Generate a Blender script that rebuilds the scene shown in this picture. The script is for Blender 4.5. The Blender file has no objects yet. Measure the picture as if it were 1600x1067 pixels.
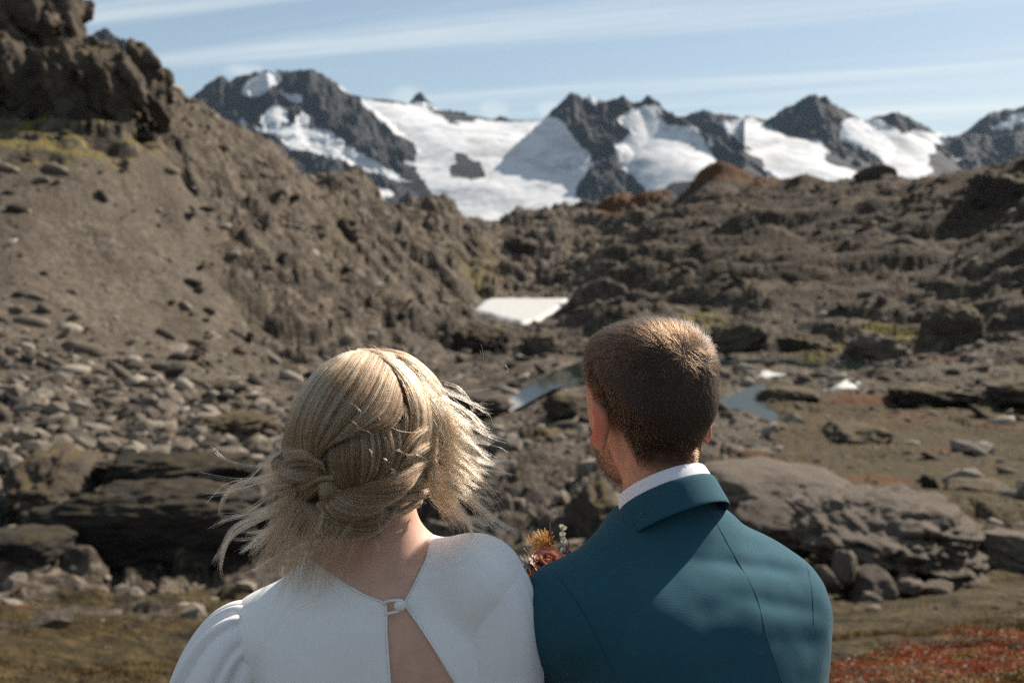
import bpy, bmesh, math, random
import numpy as np
from mathutils import Vector, Matrix

random.seed(7)
rng = np.random.default_rng(11)
R = math.radians
scene = bpy.context.scene
COL = scene.collection

# ------------------------------------------------------------------ camera
CAM_Z = 1.85
PITCH = R(3.6)
F_PX = 1600 * 40.0 / 36.0
cam_data = bpy.data.cameras.new("camera")
cam_data.sensor_width = 36.0
cam_data.lens = 40.0
cam_data.clip_start = 0.05
cam_data.clip_end = 40000.0
cam_data.dof.use_dof = True
cam_data.dof.focus_distance = 1.48
cam_data.dof.aperture_fstop = 6.3
cam = bpy.data.objects.new("camera", cam_data)
cam.location = (0, 0, CAM_Z)
cam.rotation_euler = (R(90) - PITCH, 0, 0)
COL.objects.link(cam)
scene.camera = cam

# ------------------------------------------------------------------ sky, sun, exposure
SUN_AZ = R(48)      # to the right of the view direction
SUN_EL = R(39)
world = bpy.data.worlds.new("World")
scene.world = world
world.use_nodes = True
wn, wl = world.node_tree.nodes, world.node_tree.links
wn.clear()
w_out = wn.new("ShaderNodeOutputWorld")
w_bg = wn.new("ShaderNodeBackground")
w_bg.inputs["Strength"].default_value = 0.054
sky = wn.new("ShaderNodeTexSky")
sky.sky_type = 'NISHITA'
sky.sun_disc = False
sky.sun_elevation = SUN_EL
sky.sun_rotation = SUN_AZ
sky.altitude = 900
sky.air_density = 1.0
sky.dust_density = 1.6
sky.ozone_density = 1.0


def wmath(op, a, b=None, c=None):
    n = wn.new("ShaderNodeMath"); n.operation = op
    for i, v in enumerate((a, b, c)):
        if v is None: continue
        if isinstance(v, (int, float)): n.inputs[i].default_value = v
        else: wl.new(v, n.inputs[i])
    return n.outputs[0]


w_tc = wn.new("ShaderNodeTexCoord")
w_sep = wn.new("ShaderNodeSeparateXYZ")
wl.new(w_tc.outputs["Generated"], w_sep.inputs[0])
# thin high cirrus on a plane far above: direction divided by its height, drawn out into long streaks
w_up = wmath('MAXIMUM', w_sep.outputs[2], 0.03)
cx_ = wmath('DIVIDE', w_sep.outputs[0], w_up)
cy_ = wmath('DIVIDE', w_sep.outputs[1], w_up)
w_comb = wn.new("ShaderNodeCombineXYZ")
wl.new(cx_, w_comb.inputs[0]); wl.new(cy_, w_comb.inputs[1])
w_map = wn.new("ShaderNodeMapping")
w_map.inputs["Scale"].default_value = (0.10, 0.95, 1)
w_map.inputs["Location"].default_value = (0.3, 0.55, 0)
w_rot = wn.new("ShaderNodeMapping")
w_rot.inputs["Rotation"].default_value = (0, 0, R(24))
wl.new(w_comb.outputs[0], w_rot.inputs[0])
wl.new(w_rot.outputs[0], w_map.inputs[0])
w_no = wn.new("ShaderNodeTexNoise")
w_no.inputs["Scale"].default_value = 1.0
w_no.inputs["Detail"].default_value = 9
w_no.inputs["Roughness"].default_value = 0.62
w_no.inputs["Distortion"].default_value = 0.15
wl.new(w_map.outputs[0], w_no.inputs["Vector"])
w_cr = wn.new("ShaderNodeMapRange")
w_cr.inputs["From Min"].default_value = 0.43
w_cr.inputs["From Max"].default_value = 0.74
w_cr.inputs["To Max"].default_value = 0.80
w_cr.interpolation_type = 'SMOOTHSTEP'
wl.new(w_no.outputs[0], w_cr.inputs["Value"])
w_haze = wn.new("ShaderNodeMapRange")       # whiter air near the horizon, thin veil everywhere
w_haze.inputs["From Min"].default_value = 0.0
w_haze.inputs["From Max"].default_value = 0.30
w_haze.inputs["To Min"].default_value = 0.50
w_haze.inputs["To Max"].default_value = 0.22
wl.new(w_sep.outputs[2], w_haze.inputs["Value"])
# a few small clouds hang behind the peaks
w_cn = wn.new("ShaderNodeTexNoise"); w_cn.inputs["Scale"].default_value = 38; w_cn.inputs["Detail"].default_value = 6
wl.new(w_tc.outputs["Generated"], w_cn.inputs["Vector"])
w_cl = 0.0
for cpx, cpy, cw, ch in ((638, 152, .020, .011), (772, 172, .018, .012), (862, 172, .015, .010), (385, 112, .022, .008)):
    u_, v_ = (cpx - 800) / F_PX, (533.5 - cpy) / F_PX
    q_ = Vector((u_, math.cos(PITCH) + v_ * math.sin(PITCH), -math.sin(PITCH) + v_ * math.cos(PITCH))).normalized()
    dx_ = wmath('DIVIDE', wmath('SUBTRACT', w_sep.outputs[0], q_.x), cw); dz_ = wmath('DIVIDE', wmath('SUBTRACT', w_sep.outputs[2], q_.z), ch)
    front_ = wmath('GREATER_THAN', w_sep.outputs[1], 0.0)
    g_ = wmath('MULTIPLY', wmath('POWER', 2.718, wmath('MULTIPLY', wmath('ADD', wmath('MULTIPLY', dx_, dx_), wmath('MULTIPLY', dz_, dz_)), -1.0)), front_)
    w_cl = g_ if w_cl == 0.0 else wmath('ADD', w_cl, g_)
w_cm = wn.new("ShaderNodeMapRange"); w_cm.interpolation_type = 'SMOOTHSTEP'
w_cm.inputs["From Min"].default_value = 0.16; w_cm.inputs["From Max"].default_value = 0.62; w_cm.inputs["To Max"].default_value = 0.42
wl.new(wmath('MULTIPLY', w_cl, wmath('ADD', w_cn.outputs[0], 0.1)), w_cm.inputs["Value"])
w_fac = wmath('MAXIMUM', w_cr.outputs[0], w_cm.outputs[0])
w_mix0 = wn.new("ShaderNodeMix"); w_mix0.data_type = 'RGBA'
wl.new(w_haze.outputs[0], w_mix0.inputs[0])
wl.new(sky.outputs[0], w_mix0.inputs[6])
w_mix0.inputs[7].default_value = (5.2, 6.6, 7.2, 1)
w_mix = wn.new("ShaderNodeMix"); w_mix.data_type = 'RGBA'
wl.new(w_fac, w_mix.inputs[0])
wl.new(w_mix0.outputs[2], w_mix.inputs[6])
w_mix.inputs[7].default_value = (8.9, 9.5, 9.4, 1)
wl.new(w_mix.outputs[2], w_bg.inputs["Color"])
wl.new(w_bg.outputs[0], w_out.inputs[0])

sun_data = bpy.data.lights.new("sun", 'SUN')
sun_data.energy = 5.0
sun_data.angle = R(0.5)
sun_data.color = (1.0, 0.905, 0.78)
sun = bpy.data.objects.new("sun", sun_data)
SUN_DIR = Vector((math.sin(SUN_AZ) * math.cos(SUN_EL), math.cos(SUN_AZ) * math.cos(SUN_EL), math.sin(SUN_EL)))
sun.rotation_euler = (-SUN_DIR).to_track_quat('-Z', 'Y').to_euler()
sun.location = (20, 20, 40)
COL.objects.link(sun)

scene.view_settings.view_transform = 'Standard'
scene.view_settings.look = 'None'
scene.view_settings.exposure = 0.88
scene.view_settings.gamma = 1.0
scene.view_settings.use_curve_mapping = False
scene.render.engine = 'CYCLES'
scene.cycles.max_bounces = 6
scene.cycles.transparent_max_bounces = 12
scene.cycles.use_denoising = False      # the photograph is grainy too
scene.cycles.use_adaptive_sampling = False
scene.cycles.sample_clamp_indirect = 1.0
scene.cycles.blur_glossy = 1.0
scene.cycles.denoising_prefilter = 'ACCURATE'

# ------------------------------------------------------------------ helpers
CT, ST = math.cos(PITCH), math.sin(PITCH)


def P(px, py, D):
    """world point seen at photo pixel px,py (1600 wide) at depth D along the lens axis"""
    u = (px - 800.0) / F_PX * D
    v = (533.5 - py) / F_PX * D
    return np.array([u, D * CT + v * ST, CAM_Z - D * ST + v * CT])


def PG(px, py, Y):
    """same, at ground distance Y ahead of the camera"""
    u = (px - 800.0) / F_PX
    v = (533.5 - py) / F_PX
    k = Y / (CT + v * ST)
    return np.array([u * k, Y, CAM_Z + (v * CT - ST) * k])


def to_photo(x, y, z):
    dz = z - CAM_Z
    D = y * CT - dz * ST
    v = y * ST + dz * CT
    return 800 + F_PX * x / D, 533.5 - F_PX * v / D


def tag(o, label=None, cat=None, group=None, kind=None):
    if label: o["label"] = label
    if cat: o["category"] = cat
    if group: o["group"] = group
    if kind: o["kind"] = kind
    return o


def empty(name, loc=(0, 0, 0)):
    o = bpy.data.objects.new(name, None)
    o.location = [float(c) for c in loc]
    o.empty_display_size = 0.1
    COL.objects.link(o)
    return o


def link_mesh(name, me, mat=None, parent=None, smooth=True):
    o = bpy.data.objects.new(name, me)
    COL.objects.link(o)
    if mat: me.materials.append(mat)
    if smooth and len(me.polygons):
        me.polygons.foreach_set("use_smooth", [True] * len(me.polygons))
    if parent is not None:
        o.parent = parent
        o.matrix_parent_inverse = Matrix.Translation(-Vector(parent.location))
    return o


def fast_mesh(name, verts, faces):
    """verts (n,3) and faces (m,3 or 4) arrays to a mesh"""
    verts = np.asarray(verts, np.float32); faces = np.asarray(faces, np.int32)
    me = bpy.data.meshes.new(name)
    me.vertices.add(len(verts))
    me.vertices.foreach_set("co", verts.ravel())
    k = faces.shape[1]
    me.loops.add(faces.size)
    me.loops.foreach_set("vertex_index", faces.ravel())
    me.polygons.add(len(faces))
    me.polygons.foreach_set("loop_start", np.arange(0, faces.size, k, dtype=np.int32))
    me.update(calc_edges=True)
    me.validate()
    return me


def add_attr(me, name, vals):
    a = me.attributes.new(name, 'FLOAT', 'POINT')
    a.data.foreach_set("value", np.asarray(vals, np.float32))


def tube(name, pts, rad, mat, parent=None, sides=8, closed=False, smooth_n=0):
    """round tube along pts; rad a number or one per point"""
    pts = np.asarray(pts, float)
    if smooth_n: pts = spline(pts, smooth_n)
    V, Fc = tube_arrays(pts, rad, sides, closed)
    return link_mesh(name, fast_mesh(name, V, Fc), mat, parent)


def tube_arrays(pts, rad, sides=8, closed=False, flat=1.0, twist=0.0):
    pts = np.asarray(pts, float)
    n = len(pts)
    rad = np.broadcast_to(np.asarray(rad, float), (n,)) if np.ndim(rad) == 0 or len(rad) == n else np.interp(np.linspace(0, 1, n), np.linspace(0, 1, len(rad)), rad)
    T = np.gradient(pts, axis=0)
    T /= np.linalg.norm(T, axis=1)[:, None] + 1e-12
    up = np.array([0.13, -0.9, 0.4])
    N = np.empty_like(pts)
    v = np.cross(T[0], up); v /= np.linalg.norm(v) + 1e-12
    for i in range(n):
        v = v - T[i] * np.dot(v, T[i]); v /= np.linalg.norm(v) + 1e-12
        N[i] = v
    B = np.cross(T, N)
    ang = np.linspace(0, 2 * np.pi, sides, endpoint=False)
    ca = np.cos(ang[None, :] + twist * np.linspace(0, 1, n)[:, None]); sa = np.sin(ang[None, :] + twist * np.linspace(0, 1, n)[:, None])
    V = pts[:, None, :] + rad[:, None, None] * (ca[..., None] * N[:, None, :] + flat * sa[..., None] * B[:, None, :])
    V = V.reshape(-1, 3)
    idx = np.arange(n * sides).reshape(n, sides)
    a = idx[:-1]; b = idx[1:]
    Fc = np.stack([a, np.roll(a, -1, 1), np.roll(b, -1, 1), b], -1).reshape(-1, 4)
    if closed:
        a = idx[-1:]; b = idx[:1]
        Fc = np.concatenate([Fc, np.stack([a, np.roll(a, -1, 1), np.roll(b, -1, 1), b], -1).reshape(-1, 4)])
    else:
        V = np.concatenate([V, pts[:1], pts[-1:]])
        c0, c1 = n * sides, n * sides + 1
        i0 = idx[0]; i1 = idx[-1]
        cap0 = np.stack([np.roll(i0, -1), i0, np.full(sides, c0), np.full(sides, c0)], -1)
        cap1 = np.stack([i1, np.roll(i1, -1), np.full(sides, c1), np.full(sides, c1)], -1)
        # triangles written as quads are dropped by validate, so build caps from pairs of sides
        if sides % 2 == 0:
            cap0 = np.stack([i0[2::2].tolist() + [i0[0]], i0[1::2], i0[0::2], [c0] * (sides // 2)], -1)
            cap1 = np.stack([i1[0::2], i1[1::2], i1[2::2].tolist() + [i1[0]], [c1] * (sides // 2)], -1)
            Fc = np.concatenate([Fc, cap0.astype(int), cap1.astype(int)])
    return V, Fc


def spline(pts, n):
    """Catmull-Rom through pts (k,dim) -> n points"""
    pts = np.asarray(pts, float)
    k = len(pts)
    if k == 2:
        t = np.linspace(0, 1, n)[:, None]
        return pts[0] * (1 - t) + pts[1] * t
    ext = np.concatenate([[2 * pts[0] - pts[1]], pts, [2 * pts[-1] - pts[-2]]])
    t = np.linspace(0, k - 1 - 1e-9, n)
    i = t.astype(int); f = (t - i)[:, None]
    p0, p1, p2, p3 = ext[i], ext[i + 1], ext[i + 2], ext[i + 3]
    return 0.5 * ((2 * p1) + (-p0 + p2) * f + (2 * p0 - 5 * p1 + 4 * p2 - p3) * f ** 2 + (-p0 + 3 * p1 - 3 * p2 + p3) * f ** 3)


# ---- noise (numpy)
_perm = np.random.default_rng(5).permutation(256)
_perm = np.concatenate([_perm, _perm, _perm])
_g3 = np.random.default_rng(6).normal(size=(256, 3)); _g3 /= np.linalg.norm(_g3, axis=1)[:, None]
_g3 = _g3.astype(np.float32)


def perlin3(x, y, z):
    x = np.asarray(x, np.float32); y = np.asarray(y, np.float32); z = np.broadcast_to(np.asarray(z, np.float32), x.shape)
    xi = np.floor(x).astype(np.int64); yi = np.floor(y).astype(np.int64); zi = np.floor(z).astype(np.int64)
    xf = x - xi; yf = y - yi; zf = z - zi
    xi &= 255; yi &= 255; zi &= 255
    u = xf * xf * xf * (xf * (xf * 6 - 15) + 10)
    v = yf * yf * yf * (yf * (yf * 6 - 15) + 10)
    w = zf * zf * zf * (zf * (zf * 6 - 15) + 10)

    def g(dx, dy, dz):
        h = _perm[_perm[_perm[xi + dx] + yi + dy] + zi + dz]
        gr = _g3[h]
        return gr[..., 0] * (xf - dx) + gr[..., 1] * (yf - dy) + gr[..., 2] * (zf - dz)
    x00 = g(0, 0, 0) * (1 - u) + g(1, 0, 0) * u
    x10 = g(0, 1, 0) * (1 - u) + g(1, 1, 0) * u
    x01 = g(0, 0, 1) * (1 - u) + g(1, 0, 1) * u
    x11 = g(0, 1, 1) * (1 - u) + g(1, 1, 1) * u
    return ((x00 * (1 - v) + x10 * v) * (1 - w) + (x01 * (1 - v) + x11 * v) * w) * 1.6


def fbm(x, y, z, oct=4, gain=0.5, lac=2.03):
    s = 0; a = 1.0; f = 1.0
    for i in range(oct):
        s = s + a * perlin3(x * f, y * f, z * f + 17.3 * i); a *= gain; f *= lac
    return s


_crnd = np.random.default_rng(8).random((4, 4096)).astype(np.float32)


def cells(x, y, z=None):
    """broken blocks: (random numbers of the nearest cell (4), offset to its centre, distance to the second nearest minus nearest)"""
    dims = [np.asarray(x, np.float32), np.asarray(y, np.float32)] + ([np.asarray(z, np.float32)] if z is not None else [])
    base = [np.floor(d).astype(np.int64) for d in dims]
    fr = [d - b for d, b in zip(dims, base)]
    f1 = np.full(dims[0].shape, 9., np.float32); f2 = f1.copy(); best = np.zeros(dims[0].shape, np.int64)
    off = [np.zeros_like(f1) for _ in dims]
    rngs = [(-1, 0, 1)] * len(dims)
    import itertools
    for o in itertools.product(*rngs):
        h = base[0] + o[0]
        h = _perm[h & 255] * 1
        h = _perm[(h + base[1] + o[1]) & 255] + 0
        if z is not None: h = _perm[(h + base[2] + o[2]) & 255]
        h = (h * 16 + ((base[0] + o[0]) * 7 + (base[1] + o[1]) * 3 & 15)) & 4095
        d = [q + .1 + .8 * _crnd[k][(h + 977 * k) & 4095] - f for k, (q, f) in enumerate(zip(o, fr))]
        dd = sum(v * v for v in d)
        m = dd < f1
        f2 = np.where(m, f1, np.minimum(f2, dd)); f1 = np.where(m, dd, f1); best = np.where(m, h, best)
        off = [np.where(m, -v, w) for v, w in zip(d, off)]
    return [_crnd[k][(best * 3 + 1213 * k + 5) & 4095] for k in range(4)], off, np.sqrt(f2) - np.sqrt(f1)


def sstep(a, b, x):
    t = np.clip((x - a) / (b - a), 0, 1)
    return t * t * (3 - 2 * t)


def poly_dist(x, y, poly):
    """signed distance to an outline, negative inside"""
    x = np.asarray(x, float); y = np.asarray(y, float)
    d = np.full(x.shape, 1e9); inside = np.zeros(x.shape, bool)
    n = len(poly)
    for i in range(n):
        ax, ay = poly[i]; bx, by = poly[(i + 1) % n]
        ex, ey = bx - ax, by - ay
        t = np.clip(((x - ax) * ex + (y - ay) * ey) / (ex * ex + ey * ey), 0, 1)
        d = np.minimum(d, np.hypot(x - ax - t * ex, y - ay - t * ey))
        c = ((ay > y) != (by > y)) & (x < (bx - ax) * (y - ay) / (by - ay + 1e-12) + ax)
        inside ^= c
    return np.where(inside, -d, d)


def rbf_fit(pts, vals, smooth=1e-3):
    pts = np.asarray(pts, float); vals = np.asarray(vals, float)
    n, dim = pts.shape
    d = np.linalg.norm(pts[:, None] - pts[None], axis=2)
    A = np.zeros((n + dim + 1, n + dim + 1))
    A[:n, :n] = -d - 0 + np.eye(n) * -smooth
    Pm = np.concatenate([np.ones((n, 1)), pts], 1)
    A[:n, n:] = Pm; A[n:, :n] = Pm.T
    b = np.zeros(n + dim + 1); b[:n] = vals
    sol = np.linalg.lstsq(A, b, rcond=None)[0]
    return pts, sol


def rbf_eval(fit, q):
    pts, sol = fit
    n = len(pts)
    q = np.asarray(q, float)
    out = np.empty(len(q))
    for s in range(0, len(q), 60000):
        c = q[s:s + 60000]
        d = np.sqrt(np.maximum(((c ** 2).sum(1)[:, None] + (pts ** 2).sum(1)[None] - 2 * c @ pts.T), 0))
        out[s:s + 60000] = -d @ sol[:n] + sol[n] + c @ sol[n + 1:]
    return out


# ---- material helpers
class NT:
    """small wrapper to write node materials"""
    def __init__(self, name):
        self.mat = bpy.data.materials.new(name)
        self.mat.use_nodes = True
        self.n = self.mat.node_tree.nodes; self.l = self.mat.node_tree.links
        self.bsdf = self.n.get("Principled BSDF")
        self.out = self.n.get("Material Output")
        self._tc = None

    def set(self, sock, v):
        if isinstance(v, bpy.types.NodeSocket): self.l.new(v, sock)
        elif isinstance(v, (tuple, list)) and len(v) == 3 and sock.type == 'RGBA': sock.default_value = (*v, 1)
        else: sock.default_value = v

    def b(self, name, v): self.set(self.bsdf.inputs[name], v)

    def coord(self, kind="Object"):
        if self._tc is None: self._tc = self.n.new("ShaderNodeTexCoord")
        return self._tc.outputs[kind]

    def pos(self):
        return self.n.new("ShaderNodeNewGeometry").outputs["Position"]

    def attr(self, name):
        a = self.n.new("ShaderNodeAttribute"); a.attribute_name = name
        return a.outputs["Fac"]

    def mapping(self, vec, scale=(1, 1, 1), rot=(0, 0, 0)):
        m = self.n.new("ShaderNodeMapping")
        self.l.new(vec, m.inputs[0]); m.inputs["Scale"].default_value = scale; m.inputs["Rotation"].default_value = rot
        return m.outputs[0]

    def noise(self, vec, scale, detail=4, rough=0.55, dist=0.0):
        t = self.n.new("ShaderNodeTexNoise")
        if vec is not None: self.l.new(vec, t.inputs["Vector"])
        t.inputs["Scale"].default_value = scale; t.inputs["Detail"].default_value = detail
        t.inputs["Roughness"].default_value = rough; t.inputs["Distortion"].default_value = dist
        return t.outputs[0]

    def voro(self, vec, scale, out="Distance", feature='F1'):
        t = self.n.new("ShaderNodeTexVoronoi"); t.feature = feature
        self.l.new(vec, t.inputs["Vector"]); t.inputs["Scale"].default_value = scale
        return t.outputs[out]

    def rng(self, v, a, b, c=0.0, d=1.0, smooth=True):
        m = self.n.new("ShaderNodeMapRange")
        if smooth: m.interpolation_type = 'SMOOTHSTEP'
        self.l.new(v, m.inputs["Value"])
        for k, x in zip(("From Min", "From Max", "To Min", "To Max"), (a, b, c, d)): m.inputs[k].default_value = x
        return m.outputs[0]

    def math(self, op, a, b=None):
        m = self.n.new("ShaderNodeMath"); m.operation = op
        self.set(m.inputs[0], a)
        if b is not None: self.set(m.inputs[1], b)
        return m.outputs[0]

    def mix(self, f, a, b, mode='MIX'):
        m = self.n.new("ShaderNodeMix"); m.data_type = 'RGBA'; m.blend_type = mode
        self.set(m.inputs[0], f); self.set(m.inputs[6], a); self.set(m.inputs[7], b)
        return m.outputs[2]

    def ramp(self, f, stops):
        r = self.n.new("ShaderNodeValToRGB")
        self.l.new(f, r.inputs[0])
        e = r.color_ramp.elements
        while len(e) > 1: e.remove(e[-1])
        for i, (p, c) in enumerate(stops):
            x = e[0] if i == 0 else e.new(p)
            x.position = p; x.color = (*c, 1)
        return r.outputs[0]

    def bump(self, h, strength=0.5, dist=0.01, normal=None):
        b = self.n.new("ShaderNodeBump")
        b.inputs["Strength"].default_value = strength; b.inputs["Distance"].default_value = dist
        self.l.new(h, b.inputs["Height"])
        if normal is not None: self.l.new(normal, b.inputs["Normal"])
        return b.outputs[0]


def plain(name, col, rough=0.6, **kw):
    t = NT(name); t.b("Base Color", col); t.b("Roughness", rough)
    for k, v in kw.items(): t.b(k.replace("_", " "), v)
    return t.mat
# ================================================================== THE GROUND
# survey points of the slope, the valley floor, the scree slope and the ridges: (photo x, photo y, metres ahead)
CTRL = []
def col(px, *yd):
    for py, d in yd: CTRL.append(PG(px, py, d))
for px in (-350, 150, 650, 1150, 1650, 2000):
    for d, z in ((0.6, 0.0), (1.6, 0.0), (2.6, -0.12)):
        CTRL.append(np.array([(px - 800) / F_PX * d, d, z]))
# left foreground down to the dark rocks
col(-300, (1060, 8), (960, 15), (880, 30), (700, 52), (560, 74), (420, 92), (240, 112), (190, 135), (150, 175))
col(0,    (1067, 8), (960, 16), (880, 31), (770, 40), (690, 54), (560, 74), (420, 92), (225, 112), (195, 124), (170, 140), (180, 190))
col(120,  (1067, 8), (965, 16), (880, 31), (770, 41), (690, 56), (560, 78), (420, 98), (222, 116), (195, 126), (172, 142), (190, 190))
col(200,  (204, 122), (184, 132), (170, 142), (195, 185))
col(250,  (1067, 8.5), (970, 16), (880, 31), (770, 41), (692, 57), (600, 75), (500, 97), (340, 117), (200, 131), (172, 142), (165, 150), (200, 185))
col(300,  (190, 148), (182, 156), (215, 190))
col(430,  (1067, 9), (960, 18), (880, 32), (780, 41), (695, 60), (600, 88), (500, 112), (350, 142), (228, 172), (270, 200), (330, 240))
col(560,  (1067, 9), (880, 30), (760, 45), (690, 62), (620, 88), (560, 112), (500, 130), (420, 158), (340, 190), (272, 215), (330, 250))
col(660,  (900, 26), (780, 45), (700, 62), (640, 88), (575, 120), (530, 145), (480, 172), (420, 200), (360, 230), (325, 250), (385, 290))
col(800,  (940, 20), (860, 30), (760, 45), (680, 62), (625, 88), (590, 108), (570, 124), (520, 152), (497, 176), (470, 196), (440, 208), (390, 232), (345, 262), (336, 275), (400, 320))
col(900,  (940, 20), (860, 30), (760, 46), (690, 62), (620, 88), (585, 110), (560, 126), (510, 152), (490, 178), (465, 196), (430, 212), (380, 236), (343, 264), (336, 275), (400, 320))
col(1020, (940, 20), (860, 30), (760, 46), (690, 62), (620, 88), (580, 112), (540, 136), (500, 156), (450, 180), (400, 204), (362, 226), (350, 240), (350, 256), (312, 278), (303, 288), (400, 340))
col(1110, (960, 20), (860, 30), (760, 46), (690, 62), (620, 88), (580, 112), (540, 136), (500, 154), (450, 176), (400, 198), (370, 212), (335, 238), (290, 262), (264, 276), (360, 320))
col(1250, (1010, 8), (955, 20), (880, 28), (770, 44), (700, 60), (620, 88), (580, 112), (540, 134), (500, 150), (440, 174), (400, 188), (350, 212), (305, 238), (280, 256), (360, 300))
col(1400, (992, 8), (945, 22), (880, 30), (775, 46), (700, 60), (620, 90), (580, 110), (540, 130), (500, 146), (430, 168), (390, 180), (330, 208), (290, 230), (266, 246), (350, 290))
col(1500, (986, 8), (930, 22), (870, 30), (775, 46), (700, 60), (620, 90), (580, 108), (540, 126), (500, 142), (430, 160), (380, 176), (330, 198), (290, 214), (272, 222), (340, 280))
col(1600, (980, 8), (925, 22), (860, 30), (775, 46), (700, 60), (620, 90), (580, 106), (540, 122), (500, 136), (430, 152), (380, 166), (330, 184), (280, 198), (236, 210), (330, 270))
col(1950, (985, 8), (920, 22), (850, 30), (700, 60), (620, 88), (580, 104), (540, 118), (500, 130), (430, 146), (330, 170), (240, 190), (180, 204), (300, 260))
# beyond the ridges the land drops into the next valley
for px in (-400, 0, 400, 800, 1200, 1600, 2000):
    for d, z in ((620, -40), (850, -90), (1500, -120), (3500, -140)):
        CTRL.append(np.array([(px - 800) / F_PX * d, d, z]))
CTRL = np.array(CTRL)


def far_stretch(px, d):
    """the saddle and the hill stand well back from the snow patch"""
    k = np.interp(px, [430, 560, 660, 800, 900, 1020, 1110, 1250, 1400, 1650], [1.0, 1.5, 2.1, 2.6, 2.6, 2.3, 1.9, 1.6, 1.45, 1.3])
    return np.where(d > 176, 176 + (d - 176) * k, d)


for _i, _c in enumerate(CTRL):
    if 176 < _c[1] < 400:
        _px = 800 + F_PX * _c[0] / _c[1]
        _f = float(far_stretch(_px, _c[1])) / _c[1]
        CTRL[_i] = [_c[0] * _f, _c[1] * _f, CAM_Z + (_c[2] - CAM_Z) * _f]


def tl_coords(x, y):
    """azimuth / log range, the space in which the survey is interpolated"""
    az = np.arctan2(x, y)
    az = np.clip(az, -0.62, 0.62)
    r = np.maximum(np.hypot(x, y), 0.5)
    return np.stack([az * 3.4, np.log(r) * 1.5], -1)


_tfit = rbf_fit(tl_coords(CTRL[:, 0], CTRL[:, 1]), CTRL[:, 2], 2e-3)

# pond and stream: outlines on the valley floor, in metres
def plan(pts, z):
    """outline seen at these photo points on the level z"""
    out = []
    for px, py in pts:
        v = (533.5 - py) / F_PX
        k = (z - CAM_Z) / (v * CT - ST)
        out.append(((px - 800) / F_PX * k, (CT + v * ST) * k))
    return np.array(out)


POND_Z = -8.15
POND = plan([(796, 635), (818, 615), (850, 597), (880, 580), (920, 562), (1000, 552), (1010, 562), (965, 583), (915, 590), (872, 604), (835, 624), (808, 637)], POND_Z)
STREAM_Z = -8.1
STREAM = plan([(1100, 628), (1150, 619), (1172, 606), (1196, 604), (1190, 618), (1180, 630), (1200, 640), (1216, 652), (1206, 662), (1180, 648), (1160, 636), (1100, 640)], STREAM_Z)
POOL = plan([(1120, 568), (1150, 561), (1230, 560), (1300, 565), (1400, 570), (1440, 575), (1420, 581), (1370, 582), (1280, 576), (1200, 571), (1128, 574)], POND_Z)
SNOW = np.array([PG(px, py, np.interp(py, [466, 503], [236, 168]))[:2] for px, py in [(738, 486), (752, 474), (762, 467), (800, 466), (835, 467), (864, 467), (889, 466), (886, 474), (868, 488), (846, 500), (812, 503), (790, 500), (764, 494)]])


def base_height(x, y):
    q = tl_coords(x, y).reshape(-1, 2)
    h = rbf_eval(_tfit, q).reshape(np.shape(x))
    h = h * sstep(1.5, 2.4, np.hypot(x, y))
    # behind and beside the viewpoint the hillside simply carries on
    az = np.abs(np.arctan2(x, y)); r = np.hypot(x, y)
    k = sstep(0.75, 1.7, az)
    return h * (1 - k) + (0.5 * np.sin(x * 0.03) - 0.02 * x) * np.minimum(r / 20, 1) * k


def zones(x, y, h):
    """how much of each kind of ground there is at a point"""
    az_px = np.where(y > 0.3, 800 + F_PX * x / np.maximum(y, 0.3), np.where(x > 0, 3000, -1500))
    r = np.hypot(x, y)
    wob = fbm(x / 14, y / 14, 3.1, 3) * 60
    wob2 = fbm(x / 5, y / 5, 8.1, 3)
    scree = sstep(70, -70, az_px + wob * .8 - (470 - (r - 60) * 1.9)) * sstep(46, 60, r + wob2 * 5) * sstep(17.5, 13.0, h + wob2 * 4 + (az_px - 200) * 0.004)
    cliff = 0 * sstep(360, 200, az_px + wob * .5) * sstep(11.5, 15.0, h + wob2 * 2.5 - np.clip((az_px - 60) / 200, -1, 1) * 1.5) * sstep(100, 112, r)
    hill = sstep(940, 1060, az_px + wob * .6) * sstep(172, 196, r + (az_px - 1000) * 0.03 + wob * .2)
    near = sstep(34, 16, r)
    return az_px, r, scree, cliff, hill, near, wob2


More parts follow.
